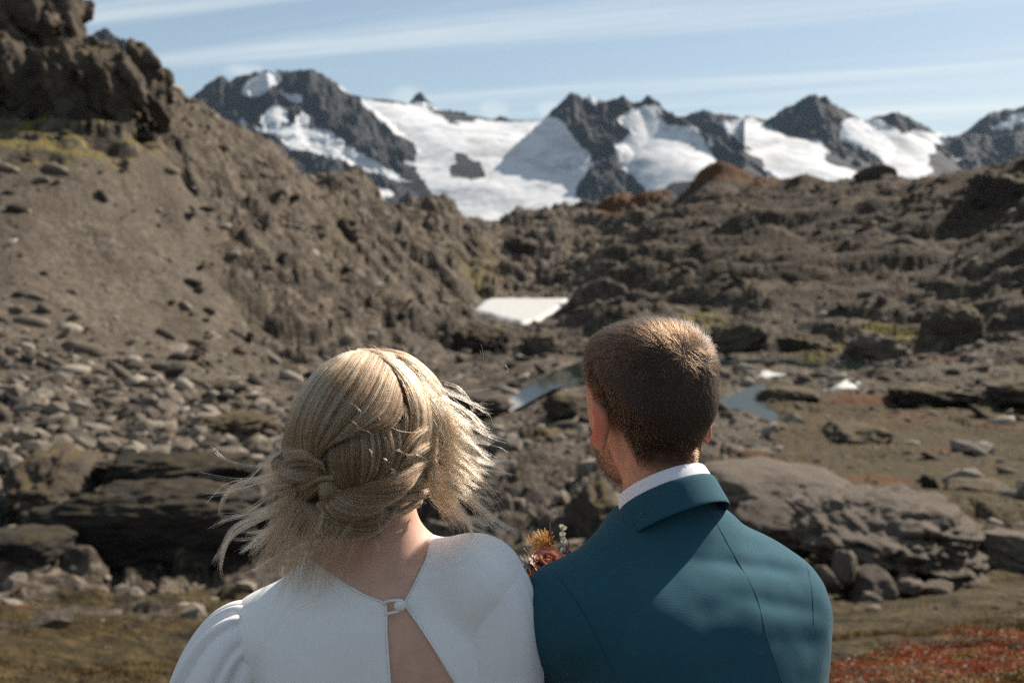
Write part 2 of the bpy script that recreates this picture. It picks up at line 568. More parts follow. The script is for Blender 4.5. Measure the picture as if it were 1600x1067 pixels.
def land(x, y, full=False, res=0.0):
    x = np.asarray(x, float); y = np.asarray(y, float)
    h = base_height(x, y)
    az_px, r, scree, cliff, hill, near, wob2 = zones(x, y, h)
    meadow = sstep(1180, 1290, az_px) * sstep(82, 66, r)
    right = sstep(840, 980, az_px + wob2 * 60) * sstep(95, 130, r)
    rock = np.clip(1 - scree * .93 - near * .8 - meadow * .60, 0.05, 1)
    # rounded, wind-broken humps with creases between them at every size; drawn out across the slope
    bumps = np.zeros_like(h)
    wx = x + 2.2 * perlin3(x / 9, y / 9, 1.5); wy = y + 2.2 * perlin3(x / 9, y / 9, 9.5)
    for i, (lam, amp) in enumerate(((34, 3.4), (15, 2.8), (7.5, 1.7), (3.6, .9), (1.8, .45), (0.9, .22), (.45, .12))):
        w = sstep(lam * 1.6, lam * 4.2, r) if lam > 2 else sstep(lam * 1.0, lam * 4, r)
        w = w * sstep(res * 1.5 + r * 0.0012, res * 1.5 + r * 0.0036, lam)
        if not np.any(w > 0): continue
        sx, sy = (1.7, 1.0) if i < 5 else (1.2, 1.0)
        a = 0.32 * i
        px_ = wx * math.cos(a) + wy * math.sin(a) * .5; py_ = wy - wx * .22 * math.sin(a)
        n = perlin3(px_ / lam / sx, py_ / lam / sy, 31.7 * i)
        b = np.abs(n) * 1.5 - 0.42
        if i >= 1: b = b * (0.35 + 1.1 * sstep(-.5, .55, perlin3(x / lam / 5, y / lam / 5, 71.1 + i)))
        bumps += w * amp * b
    flat = sstep(-6.2, -7.7, h) * sstep(40, 55, r) * sstep(150, 120, r)       # the boggy valley floor is gentler
    h = h + bumps * rock * (1 - .60 * flat) * (1 + .25 * right)
    saddle = sstep(430, 560, az_px) * sstep(1090, 1000, az_px) * sstep(150, 225, r) * sstep(700, 480, r) * (1 - scree)
    h = h + .85 * bumps * saddle
    # scree: even slope with shallow runnels and loose blocks
    h = h + scree * (0.34 * perlin3((x + y * .9) / 9, (y - x * .9) / 40, 4.4) + .17 * fbm(x / 2.2, y / 2.2, 2.2, 3) * sstep(res, res * 4 + .1, 2.2))
    # the crag: upright ribs and gullies
    if np.any(cliff > 0):
        rib = np.abs(perlin3(x / 5.5 + .3 * wob2, y / 16, 12.1)) * 4.2 + np.abs(perlin3(x / 2.4, y / 7.0, 14.1)) * 1.9 + np.abs(perlin3(x / 1.1, y / 2.5, 15.1)) * .8 - 2.3
        h = h + cliff * rib
    # bedrock: blocks split along joints, each with its own tilt, open cracks between
    blk = np.zeros_like(h)
    for i, (lam, amp) in enumerate(((9.0, 2.0), (4.0, 1.25), (1.7, .72), (.75, .32))):
        w = sstep(lam * 2.2, lam * 6, r) * sstep(res * 2 + r * .0016, res * 2 + r * .004, lam)
        if not np.any(w > .01): continue
        a = .35 + .5 * i
        u = (wx * math.cos(a) + wy * math.sin(a)) / (lam * 1.9); v = (wy * math.cos(a) - wx * math.sin(a)) / lam
        rn, of, gap = cells(u + .25 * perlin3(x / lam, y / lam, 3. + i), v + .25 * perlin3(x / lam, y / lam, 7. + i))
        b = (rn[0] - .45) * 1.1 + (rn[1] - .5) * 1.3 * of[0] + (rn[2] - .25) * 1.5 * of[1] - .55 * (1 - sstep(0, .22, gap))
        mk = sstep(-.25, .35, perlin3(x / lam / 4.5, y / lam / 4.5, 51. + i))
        blk += w * amp * b * mk
    h = h + blk * rock * (1 + .8 * saddle) * (1 - .7 * flat) * (1 - .62 * right) * sstep(800, 520, r) + blk * .05 * scree
    # stepped ledges: rock bands with a blunt front
    st = h * .50 + .012 * x + perlin3(x / 18, y / 18, 44.0) * 1.0
    led = (st - np.floor(st)); led = sstep(0.60, 0.95, led) - led
    h = h + led * 1.35 * rock * sstep(45, 70, r) * (1 - .8 * flat) * sstep(800, 520, r) * (1 - .55 * right) * (.35 + .9 * sstep(0, .5, perlin3(x / 22, y / 22, 4.0)))
    # fine ground roughness close to
    h = h + near * (0.10 * fbm(x / 1.1, y / 1.1, 6.6, 4) + .16 * perlin3(x / 3.2, y / 3.2, 2.6)) * sstep(2.2, 7, r)
    # water lies in hollows, the old snow in another
    for poly, lev, wd in ((POND, POND_Z, 3.5), (STREAM, STREAM_Z, 1.6), (POOL, POND_Z, 2.5)):
        d = poly_dist(x, y, poly) + .5 * perlin3(x / 2.2, y / 2.2, 5.5)
        k = sstep(wd, -.6, d)
        h = h * (1 - k) + (lev - .55 + .95 * sstep(-.8, wd * .8, d)) * k
    d = poly_dist(x, y, SNOW)
    k = sstep(7.0, -1.0, d)
    hs = np.interp(y, [150, 168, 236, 260], [PG(815, 503, 168)[2] - .4, PG(815, 503, 168)[2], PG(815, 466, 236)[2], PG(815, 466, 236)[2] + 1.2])
    h = h * (1 - k) + (hs - .30 + .22 * (bumps + blk) * sstep(-1, 5, d)) * k
    if not full: return h
    return h, az_px, r, scree, cliff, hill, near, flat, bumps, wob2


def polar_ground():
    fine = np.linspace(-0.475, 0.475, 660)
    left = np.linspace(-math.pi, -0.475, 40, endpoint=False)
    right = -left[::-1][:-1]
    phi = np.concatenate([left, fine, right])
    rr = [0.35]
    while rr[-1] < 5200:
        r = rr[-1]
        s = .012 if r < 7 else (.0062 if r < 100 else (.0044 if r < 470 else (.02 if r < 700 else .06)))
        rr.append(r * (1 + s))
    rr = np.array(rr)
    PH, RR = np.meshgrid(phi, rr)
    X = RR * np.sin(PH); Y = RR * np.cos(PH)
    H, az_px, r, scree, cliff, hill, near, flat, bumps, wob2 = land(X, Y, True)
    V = np.stack([X, Y, H], -1).reshape(-1, 3)
    ny, nx = X.shape
    idx = np.arange(nx * ny).reshape(ny, nx)
    Fc = np.stack([idx[:-1, :-1], idx[:-1, 1:], idx[1:, 1:], idx[1:, :-1]], -1)[:, :, ::-1].reshape(-1, 4)
    wrap = np.stack([idx[:-1, -1], idx[:-1, 0], idx[1:, 0], idx[1:, -1]], -1)[:, ::-1]
    c = len(V)
    V = np.concatenate([V, [[0, 0, float(H[0].mean())]]])
    ring = idx[0]
    m = nx // 2 * 2
    fan = np.array([[c, ring[(i + 2) % nx], ring[(i + 1) % nx], ring[i]] for i in range(0, m, 2)])
    Fc = np.concatenate([Fc, wrap, fan])
    me = fast_mesh("ground", V, Fc)
    # slope and how far a point stands out of its surroundings, for what grows where
    gz = np.gradient(H, axis=0) / np.gradient(RR, axis=0)
    steep = np.abs(gz)
    ap = lambda a: np.append(np.asarray(a, np.float32).ravel(), np.float32(np.ravel(a)[0]))
    add_attr(me, "scree", ap(scree)); add_attr(me, "cliff", ap(cliff)); add_attr(me, "hill", ap(hill))
    add_attr(me, "near", ap(near)); add_attr(me, "flatland", ap(flat)); add_attr(me, "steep", ap(np.clip(steep, 0, 2)))
    tundra = 1.5 * sstep(1120, 1290, az_px + wob2 * 90) * sstep(110, 66, r) * (.62 + .5 * perlin3(X / 9, Y / 9, 8.8)) + near * 1.1 * (.6 + .6 * perlin3(X / 2.8, Y / 2.8, 6.8)) + sstep(720, 830, az_px) * sstep(980, 860, az_px) * sstep(40, 25, r)
    tundra = tundra + sstep(820, 1000, az_px + wob2 * 120) * .30 * sstep(50, 100, r)
    add_attr(me, "tundra", ap(np.clip(tundra, 0, 1.4)))
    qx_, qy_ = to_photo(X, np.maximum(Y, .5), H)
    redz = sstep(930, 950, qx_) * sstep(1260, 1180, qx_) * sstep(14, 2, qy_ - np.interp(qx_, [940, 1110, 1260], [335, 270, 290]) + 6 * wob2) * (r > 230) * (Y > 1) + .7 * sstep(1180, 1500, az_px) * sstep(225, 250, r) * sstep(.1, .5, wob2)
    d1 = poly_dist(X, Y, plan([(-60, 985), (60, 966), (130, 955), (118, 966), (40, 985), (-60, 1000)], -2.9))
    redz = redz + sstep(.35, -.2, d1)
    for (bx, by, wx_, wy_, dd) in ((1180, 716, 70, 11, 56), (1340, 620, 70, 7, 86), (1500, 690, 70, 9, 60), (1240, 735, 60, 10, 52), (1560, 650, 50, 8, 70), (1420, 640, 50, 6, 74), (1380, 730, 60, 9, 50), (1480, 545, 60, 8, 120), (1180, 540, 50, 7, 120)):
        c0 = PG(bx, by, dd); redz = redz + .9 * np.exp(-((X - c0[0]) / (wx_ / F_PX * dd)) ** 2 - ((Y - c0[1]) / (wy_ / F_PX * dd * 7)) ** 2)
    add_attr(me, "redleaf", ap(np.clip(redz, 0, 1)))
    limes = np.zeros_like(H)
    for (bx, by, wx_, wy_, dd) in ((1390, 482, 34, 6, 146), (1262, 527, 22, 5, 133), (1330, 521, 26, 5, 136), (1300, 516, 40, 4, 138), (1100, 480, 30, 4, 160), (540, 380, 40, 30, 165), (770, 400, 60, 22, 222), (720, 430, 60, 20, 205)):
        dd = float(far_stretch(bx, dd)); c0 = PG(bx, by, dd); sx_ = wx_ / F_PX * dd * 1.3; sy_ = wy_ / F_PX * dd * 12
        limes = limes + np.exp(-((X - c0[0]) / sx_) ** 2 - ((Y - c0[1]) / sy_) ** 2) * (1.2 if bx > 800 and by > 460 else .4)
    mossy = cliff * 0 + sstep(360, 150, az_px) * sstep(112, 126, r + wob2 * 5) * sstep(1.1, .35, steep)
    add_attr(me, "lime", ap(np.clip(limes + mossy, 0, 1)))
    add_attr(me, "gravel", ap(sstep(1.2, 0.0, poly_dist(X, Y, plan([(640, 790), (760, 730), (880, 700), (935, 730), (925, 790), (880, 830), (760, 850), (650, 830)], -6.0)) + wob2)
                              + sstep(1.5, 0.0, poly_dist(X, Y, plan([(1110, 650), (1140, 600), (1180, 585), (1290, 600), (1230, 660), (1180, 690), (1112, 700)], -8)) + wob2)
                              + sstep(1.0, 0.0, poly_dist(X, Y, plan([(-100, 885), (120, 890), (230, 905), (180, 950), (60, 960), (-100, 960)], -4.5)) + wob2 * .6)))
    return me


def ground_material():
    t = NT("tundra_ground")
    pos = t.pos()
    scree, cliff, hill = t.attr("scree"), t.attr("cliff"), t.attr("hill")
    tundra, steep = t.attr("tundra"), t.attr("steep")
    n_big = t.noise(pos, .09, 4, .6); n_mid = t.noise(pos, .55, 5, .62); n_sml = t.noise(pos, 3.2, 5, .65); n_tiny = t.noise(pos, 17, 4, .7)
    rock = t.ramp(n_mid, [(.36, (.012, .009, .007)), (.49, (.054, .041, .029)), (.62, (.205, .166, .126))])
    rock2 = t.ramp(n_sml, [(.36, (.012, .009, .007)), (.52, (.054, .041, .029)), (.64, (.235, .193, .148))])
    rock = t.mix(.5, rock, rock2)
    # scattered stones: cells of lighter and darker rubble
    vc = t.voro(t.mapping(pos, (1, 1, 1)), 1.5, "Color")
    vc2 = t.voro(pos, 4.2, "Color")
    sep = t.n.new("ShaderNodeSeparateColor"); t.l.new(vc, sep.inputs[0])
    sep2 = t.n.new("ShaderNodeSeparateColor"); t.l.new(vc2, sep2.inputs[0])
    stone = t.mix(.5, t.ramp(sep.outputs[0], [(0, (.022, .017, .012)), (.6, (.066, .052, .039)), (1, (.22, .185, .147))]),
                  t.ramp(sep2.outputs[1], [(0, (.022, .017, .012)), (.6, (.074, .059, .045)), (1, (.25, .213, .170))]))
    screec = t.mix(t.rng(n_big, .35, .65, .25, .75), stone, t.ramp(n_sml, [(.3, (.066, .052, .038)), (.7, (.160, .129, .097))]))
    streak = t.noise(t.mapping(pos, (.30, .045, .10), (0, 0, R(38))), 1.0, 4, .6)
    screec = t.mix(t.rng(streak, .42, .64, 0, .55), screec, (.066, .051, .037))
    c = t.mix(scree, rock, screec)
    c = t.mix(t.rng(t.attr("gravel"), .2, .8), c, t.mix(.55, stone, (.085, .070, .056)))
    # what grows: brown-olive sedge and heath in hollows and on level ground
    veg = t.ramp(n_sml, [(.25, (.009, .007, .003)), (.5, (.046, .032, .011)), (.66, (.094, .064, .022)), (.85, (.140, .098, .038))])
    rust = t.ramp(n_tiny, [(.3, (.055, .024, .011)), (.7, (.170, .068, .022))])
    veg = t.mix(t.rng(n_big, .55, .68, 0, .55), veg, rust)
    level = t.rng(steep, .75, .18)
    k = t.math('MULTIPLY', t.rng(t.math('ADD', t.math('MULTIPLY', tundra, .62), t.math('MULTIPLY', n_mid, .72)), .52, .74), t.math('MULTIPLY_ADD', level, .75))
    kk = t.n.new("ShaderNodeMath"); kk.operation = 'MULTIPLY'; kk.use_clamp = True
    t.l.new(k, kk.inputs[0]); kk.inputs[1].default_value = 1.0
    c = t.mix(kk.outputs[0], c, veg)
    hillc = t.mix(.22, t.ramp(n_mid, [(.3, (.007, .005, .0035)), (.52, (.026, .016, .009)), (.75, (.070, .043, .023))]), veg)
    c = t.mix(t.math('MULTIPLY', hill, t.rng(n_sml, .25, .65, .95, .45)), c, hillc)
    moss = t.ramp(n_sml, [(.3, (.07, .055, .012)), (.7, (.22, .175, .030))])
    c = t.mix(t.math('MULTIPLY', t.rng(t.attr("lime"), .25, .8), t.rng(n_mid, .35, .6)), c, moss)
    redc = t.ramp(n_tiny, [(.3, (.045, .020, .008)), (.6, (.125, .050, .014)), (.8, (.17, .085, .022))])
    c = t.mix(t.math('MULTIPLY', t.rng(t.attr("redleaf"), .3, .7), t.rng(n_sml, .33, .55)), c, redc)
    t.b("Base Color", c); t.b("Roughness", .93)
    t.b("Specular IOR Level", .2)
    hgt = t.math('ADD', t.math('MULTIPLY', n_sml, .6), t.math('MULTIPLY', n_tiny, .18))
    d1 = t.voro(pos, 1.5, "Distance"); d2 = t.voro(pos, 4.2, "Distance")
    hgt = t.math('ADD', hgt, t.math('MULTIPLY', d1, -.35)); hgt = t.math('ADD', hgt, t.math('MULTIPLY', d2, -.18))
    t.l.new(t.bump(hgt, 1.0, .32), t.bsdf.inputs["Normal"])
    return t.mat


M_GROUND = ground_material()
ground = tag(link_mesh("ground", polar_ground(), M_GROUND), kind="structure")


def flat_outline(name, poly, z, mat, grow=0.0):
    c = poly.mean(0)
    q = np.array([p + (p - c) / np.linalg.norm(p - c) * grow for p in poly])
    bm = bmesh.new()
    vs = [bm.verts.new((p[0], p[1], z)) for p in q]
    f = bm.faces.new(vs)
    bm.normal_update()
    if f.normal.z < 0: f.normal_flip()
    bmesh.ops.triangulate(bm, faces=[f])
    me = bpy.data.meshes.new(name); bm.to_mesh(me); bm.free()
    return link_mesh(name, me, mat, smooth=False)


def water_material():
    t = NT("still_water")
    t.b("Base Color", (.012, .022, .020)); t.b("Roughness", .04); t.b("IOR", 1.33); t.b("Specular IOR Level", .5)
    t.l.new(t.bump(t.noise(t.mapping(t.pos(), (1, .35, 1)), 5, 3), .03, .01), t.bsdf.inputs["Normal"])
    return t.mat


M_WATER = water_material()
for poly, z, nm, gr in ((POND, POND_Z, "pond_water", 2.5), (POOL, POND_Z - .006, "pool_water", 1.8)):
    tag(flat_outline(nm, poly, z, M_WATER, gr), kind="structure")


M_STREAM = M_WATER.copy(); M_STREAM.name = 'rippled_water'
M_STREAM.node_tree.nodes['Principled BSDF'].inputs['Roughness'].default_value = .34
tag(flat_outline('stream_water', STREAM, STREAM_Z, M_STREAM, 1.2), kind='structure')


def snow_material(name, dirt=0.25):
    t = NT(name)
    p = t.pos()
    c = t.mix(t.rng(t.noise(p, .6, 5, .6), .45, .75, 0, dirt), (.41, .41, .40), (.27, .25, .225))
    t.b("Base Color", c); t.b("Roughness", .75)
    t.l.new(t.bump(t.noise(p, 1.1, 4), .25, .25), t.bsdf.inputs["Normal"])
    return t.mat


M_SNOW = snow_material("old_snow", .3)


def snow_sheet(name, poly, mat, thick=.5, n=70, wob=.5):
    lo = poly.min(0) - 1; hi = poly.max(0) + 1
    X, Y = np.meshgrid(np.linspace(lo[0], hi[0], n), np.linspace(lo[1], hi[1], n))
    d = poly_dist(X, Y, poly) + wob * fbm(X / 1.6, Y / 1.6, 2.0, 3)
    g = land(X, Y)
    if n < 65:
        lv = np.median(g[d < .3]) if (d < .3).any() else g.mean()
        g = lv + .12 * np.clip(g - lv, -1, 1)
    Z = g - .35 + (thick + .35) * sstep(.35, -.9, d) + .06 * perlin3(X / 1.3, Y / 2.5, 4.)
    keep = d < .8
    idx = np.arange(n * n).reshape(n, n)
    Fc = np.stack([idx[:-1, :-1], idx[:-1, 1:], idx[1:, 1:], idx[1:, :-1]], -1).reshape(-1, 4)
    kf = keep.ravel()[Fc].all(1)
    me = fast_mesh(name, np.stack([X, Y, Z], -1).reshape(-1, 3), Fc[kf])
    return link_mesh(name, me, mat)


tag(snow_sheet("snow_patch", SNOW, M_SNOW, .45), "large white patch of old snow lying in the rocks of the valley head", "snow patch", "leftover snow patches")
for pts, z, lab in (([(1292, 596), (1300, 588), (1318, 584), (1338, 590), (1344, 598), (1322, 602), (1300, 601)], -8.0, "small bright snow remnant on the dark far bank, the roundest one by the pool"),
                    ([(1176, 584), (1186, 577), (1204, 578), (1225, 583), (1258, 586), (1256, 590), (1215, 590), (1188, 588)], -8.0, "long thin snow remnant beside the pool behind the man's head"),
                    ([(1250, 618), (1256, 611), (1272, 611), (1286, 616), (1280, 620)], -8.0, "smallest snow remnant, nearest of those by the stream")):
    tag(snow_sheet("snow_patch", plan(pts, z), M_SNOW, .12, 60, .7), lab, "snow patch", "leftover snow patches")
# ================================================================== THE FAR RANGE
SNOWFIELDS = [
    [(560, 154), (600, 158), (640, 162), (662, 163), (690, 183), (702, 190), (740, 188), (760, 190), (800, 192), (845, 188), (860, 184), (882, 196), (905, 220), (918, 240), (922, 262), (907, 280), (905, 300), (915, 325), (925, 352), (735, 352), (690, 325), (662, 292), (646, 266), (634, 250), (655, 253), (652, 238), (645, 222), (625, 212), (600, 188)],
    [(432, 214), (485, 219), (547, 231), (588, 252), (640, 284), (612, 282), (564, 266), (531, 250), (498, 239), (446, 234)],
    [(555, 282), (575, 284), (620, 308), (600, 312), (566, 304)],
    [(388, 195), (425, 198), (481, 200), (514, 208), (549, 230), (485, 220), (434, 215), (405, 206)],
    [(402, 192), (424, 163), (447, 172), (445, 192), (428, 198)], [(454, 198), (461, 178), (469, 170), (480, 181), (482, 198)],
    [(366, 184), (374, 180), (391, 198), (380, 199)], [(373, 148), (399, 116), (437, 111), (436, 122), (415, 145), (395, 151)],
    [(436, 132), (448, 147), (470, 145), (468, 159), (445, 157)], [(526, 134), (545, 136), (562, 152), (548, 148)],
    [(966, 183), (985, 168), (1009, 163), (1027, 172), (1031, 189), (1053, 198), (1086, 202), (1100, 215), (1114, 233), (1126, 248), (1118, 268), (1018, 305), (979, 268), (959, 231), (984, 205)],
    [(1118, 196), (1145, 187), (1180, 186), (1197, 196), (1215, 200), (1239, 217), (1287, 222), (1289, 246), (1307, 260), (1340, 270), (1330, 300), (1210, 300), (1189, 248), (1162, 229), (1140, 206)],
    [(1306, 198), (1337, 186), (1359, 187), (1381, 182), (1407, 212), (1442, 200), (1469, 207), (1474, 224), (1453, 242), (1447, 290), (1400, 290), (1381, 258), (1352, 240), (1337, 222), (1310, 216)],
    [(1545, 195), (1596, 177), (1640, 180), (1640, 192), (1565, 199)], [(914, 150), (926, 149), (941, 158), (930, 166), (921, 159)], [(1488, 246), (1500, 243), (1502, 250), (1490, 252)],
    [(668, 160), (680, 170), (692, 178), (700, 190), (688, 186)], [(1108, 218), (1118, 214), (1124, 226), (1114, 230)],
]
BARE = [[(708, 262), (711, 247), (717, 238), (726, 243), (741, 247), (750, 259), (760, 268), (757, 279), (746, 279), (738, 283), (726, 276), (713, 273)], [(1331, 222), (1318, 224), (1330, 236), (1345, 248), (1350, 262), (1340, 268), (1305, 256), (1290, 240), (1290, 224)]]


def snow_cover(x, y, z):
    """signed distance (in about 3 m steps) to the edge of the snow fields as surveyed, ragged along the fall line"""
    px, py = to_photo(x, y, z)
    wx = px + 9 * fbm(x / 150, y / 150, z / 210, 4) + 5 * perlin3(x / 34, y / 60, z / 200)
    wy = py + 7 * fbm(x / 170, y / 120, z / 150 + 9, 4)
    d = np.full(np.shape(px), 1e9)
    for q in SNOWFIELDS: d = np.minimum(d, poly_dist(wx, wy, np.array(q, float)))
    for q in BARE: d = np.maximum(d, -poly_dist(wx, wy, np.array(q, float)))
    return d


def seg_field(X, Y, line, slope):
    """height of a roof of the given slope hung from a 3-D ridge line"""
    out = np.full(X.shape, -1e9)
    for a, b in zip(line[:-1], line[1:]):
        e = b[:2] - a[:2]
        t = np.clip(((X - a[0]) * e[0] + (Y - a[1]) * e[1]) / (e @ e + 1e-9), 0, 1)
        d = np.hypot(X - a[0] - t * e[0], Y - a[1] - t * e[1])
        out = np.maximum(out, a[2] + t * (b[2] - a[2]) - slope * d)
    return out


def mountain_material():
    t = NT("far_rock_and_snow")
    p = t.pos()
    n1 = t.noise(t.mapping(p, (1, 1, 2.2)), .006, 6, .65); n2 = t.noise(p, .022, 5, .7)
    rock = t.ramp(n1, [(.3, (.012, .013, .017)), (.5, (.024, .025, .032)), (.66, (.046, .042, .045)), (.8, (.085, .064, .052))])
    rock = t.mix(.4, rock, t.ramp(n2, [(.3, (.010, .011, .015)), (.7, (.048, .046, .050))]))
    sn = t.rng(t.math('ADD', t.attr("snow"), t.math('MULTIPLY', t.math('SUBTRACT', t.noise(t.mapping(p, (1, 1, .25)), .016, 6, .72), .5), 8.5)), -.7, .7)
    dirt = t.noise(t.mapping(p, (1, .45, 2.0)), .0065, 7, .68, .8)
    snow = t.mix(t.rng(dirt, .45, .70, 0, .8), (.56, .57, .59), (.34, .335, .335))
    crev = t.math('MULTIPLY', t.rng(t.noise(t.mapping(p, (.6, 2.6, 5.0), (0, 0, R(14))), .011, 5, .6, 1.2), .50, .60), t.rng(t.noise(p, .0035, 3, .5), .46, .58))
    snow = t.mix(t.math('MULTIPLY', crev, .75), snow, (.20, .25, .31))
    t.b("Base Color", t.mix(sn, rock, snow)); t.b("Roughness", .85); t.b("Specular IOR Level", .15)
    t.l.new(t.bump(t.math('MULTIPLY', t.math('ADD', n1, t.math('MULTIPLY', n2, .5)), t.math('SUBTRACT', 1.0, t.math('MULTIPLY', sn, .86))), .7, 40), t.bsdf.inputs["Normal"])
    return t.mat


M_FAR = mountain_material()


def massif(name, px0, px1, ridges, d0, d1, nx=300, nd=170, slope=.95, rough=1.0, floor=None):
    """one mountain: ridges [(slope, [(px,py,d),...])], heightfield over the wedge of ground it stands on"""
    t = (np.linspace(px0, px1, nx) - 800) / F_PX
    yv = np.linspace(d0, d1, nd)
    Tn, Y = np.meshgrid(t, yv)
    X = Tn * Y
    wob = 38 * fbm(X / 420, Y / 420, 1.3, 3); wob2 = 38 * fbm(X / 420, Y / 420, 7.3, 3)
    Z = np.full(X.shape, -1e9)
    for s, pts in ridges:
        L = np.array([PG(*q) for q in pts])
        main = s <= 0
        Z = np.maximum(Z, seg_field(X + wob * (0.35 if main else 1), Y + wob2 * (0.2 if main else 1), L, abs(s) or slope))
    crest = np.exp(-np.abs(Z.max(0)[None, :] - Z) / 30)
    rid = (1 - np.abs(perlin3(X / 210, Y / 210, 3.3)) * 2.4) * 36 + (1 - np.abs(perlin3(X / 90, Y / 90, 6.3)) * 2.4) * 20 + (1 - np.abs(perlin3(X / 38, Y / 38, 8.3)) * 2.2) * 13 + (1 - np.abs(perlin3(X / 19, Y / 24, 9.3)) * 2.2) * 7
    sn0 = sstep(1, -5, snow_cover(X, Y, Z))
    Z = Z + rough * (rid - 34) * (1 - .75 * crest) * (1 - .90 * sn0) + rough * crest * 16 * np.abs(perlin3(X / 26, Y / 60, 2.2))
    if floor is not None:
        Zf = rbf_eval(floor, np.stack([X / 500, Y / 500], -1).reshape(-1, 2)).reshape(X.shape)
        Zf += 9 * fbm(X / 260, Y / 190, 4.4, 4)
        Z = np.maximum(Z, Zf) if ridges else Zf
    idx = np.arange(nx * nd).reshape(nd, nx)
    Fc = np.stack([idx[:-1, :-1], idx[:-1, 1:], idx[1:, 1:], idx[1:, :-1]], -1).reshape(-1, 4)
    me = fast_mesh(name, np.stack([X, Y, Z], -1).reshape(-1, 3), Fc)
    add_attr(me, "snow", np.clip(-snow_cover(X, Y, Z), -4, 4).ravel())
    return tag(link_mesh(name, me, M_FAR), kind="structure")


def line(d, pts, dd=None):
    return [(x, y, d if dd is None else d + dd * i) for i, (x, y) in enumerate(pts)]


massif("mountain", 40, 400, [(-.95, line(3300, [(60, 120), (100, 90), (140, 66), (160, 51), (172, 50), (190, 62), (205, 75), (240, 100), (262, 118), (285, 140), (300, 152), (322, 165), (360, 230)]))], 2700, 3700, 220, 120)
massif("mountain", 270, 760, [
    (-.85, line(5200, [(270, 215), (300, 170), (318, 152), (330, 130), (340, 125), (348, 122), (358, 131), (366, 130), (375, 122), (400, 115), (425, 112), (455, 115), (487, 110), (500, 118), (520, 130), (548, 146), (562, 153), (600, 188), (640, 216), (655, 240), (662, 290)])),
    (.9, [(545, 148, 5150), (575, 200, 5000), (605, 245, 4850), (650, 290, 4650), (690, 330, 4450), (700, 350, 4350)]),
    (.9, [(487, 112, 5150), (520, 170, 4950), (555, 215, 4800), (590, 245, 4700)]),
    (.9, [(348, 122, 5150), (355, 175, 4950), (372, 215, 4800)]),
    (.75, [(425, 114, 5150), (440, 165, 4950), (450, 200, 4850)]),
    (.5, [(425, 218, 4500), (500, 236, 4450), (560, 262, 4400), (620, 300, 4350), (700, 345, 4250)]),
], 4000, 5700, 330, 190)
massif("mountain", 600, 870, [(-1.0, line(6000, [(600, 195), (630, 168), (645, 156), (650, 150), (657, 146), (668, 158), (680, 168), (690, 174), (706, 175), (722, 176), (740, 184), (752, 192), (762, 187), (780, 181), (792, 183), (806, 193), (850, 210)]))], 5600, 6300, 200, 90)
massif("mountain", 790, 1230, [
    (-.95, line(5000, [(810, 235), (830, 205), (845, 190), (858, 180), (875, 164), (886, 152), (893, 145), (899, 151), (905, 149), (914, 154), (925, 151), (934, 158), (940, 157), (950, 160), (958, 154), (966, 153), (975, 145), (981, 152), (990, 156), (1000, 157), (1010, 151), (1018, 153), (1030, 163), (1050, 181), (1070, 192), (1095, 206), (1120, 222), (1160, 250), (1200, 285)])),
    (.95, [(950, 158, 4980), (945, 200, 4780), (945, 240, 4600), (955, 280, 4420), (965, 330, 4250)]),
    (.95, [(893, 148, 4980), (905, 190, 4800), (925, 230, 4620)]),
    (.9, [(1030, 165, 4980), (1075, 195, 4850), (1120, 222, 4720), (1160, 245, 4620), (1200, 272, 4500), (1230, 300, 4400)]),
], 4000, 5400, 330, 180,
    floor=rbf_fit(np.array([PG(*q)[:2] / 500 for q in ((790, 350, 4200), (790, 200, 5500), (880, 345, 4150), (880, 260, 4750), (950, 400, 4200), (1000, 330, 4200), (1000, 250, 4600), (1010, 165, 5000), (1060, 280, 4350), (1060, 205, 4900), (1110, 265, 4350), (1110, 220, 4800), (1200, 330, 4200), (1230, 300, 4800), (1230, 250, 5300))]),
                  np.array([PG(*q)[2] for q in ((790, 420, 4200), (790, 260, 5500), (880, 390, 4150), (880, 300, 4750), (950, 430, 4200), (1000, 330, 4200), (1000, 250, 4600), (1010, 175, 5000), (1060, 280, 4350), (1060, 208, 4900), (1110, 268, 4350), (1110, 225, 4800), (1200, 370, 4200), (1230, 330, 4800), (1230, 280, 5300))])))
massif("mountain", 1040, 1240, [(-.9, line(5700, [(1040, 205), (1065, 185), (1085, 176), (1105, 174), (1125, 177), (1140, 180), (1160, 184), (1180, 186), (1200, 197), (1240, 220)]))], 5200, 6100, 150, 80)
massif("mountain", 1160, 1420, [
    (-.95, line(5400, [(1160, 225), (1185, 200), (1200, 188), (1225, 172), (1250, 158), (1262, 153), (1275, 149), (1284, 152), (1290, 149), (1300, 158), (1320, 170), (1340, 184), (1370, 205), (1420, 240)])),
    (.85, [(1278, 150, 5380), (1290, 190, 5200), (1310, 225, 5050), (1335, 250, 4900), (1350, 275, 4750)]),
], 4500, 5750, 210, 140,
    floor=rbf_fit(np.array([PG(*q)[:2] / 500 for q in ((1150, 240, 4700), (1150, 195, 5500), (1220, 285, 4500), (1220, 200, 5350), (1280, 285, 4500), (1280, 222, 5100), (1350, 285, 4500), (1350, 200, 5400), (1430, 300, 4500), (1430, 260, 5400))]),
                  np.array([PG(*q)[2] for q in ((1150, 240, 4700), (1150, 192, 5500), (1220, 285, 4500), (1220, 202, 5350), (1280, 285, 4500), (1280, 226, 5100), (1350, 290, 4500), (1350, 225, 5400), (1430, 310, 4500), (1430, 280, 5400))])))
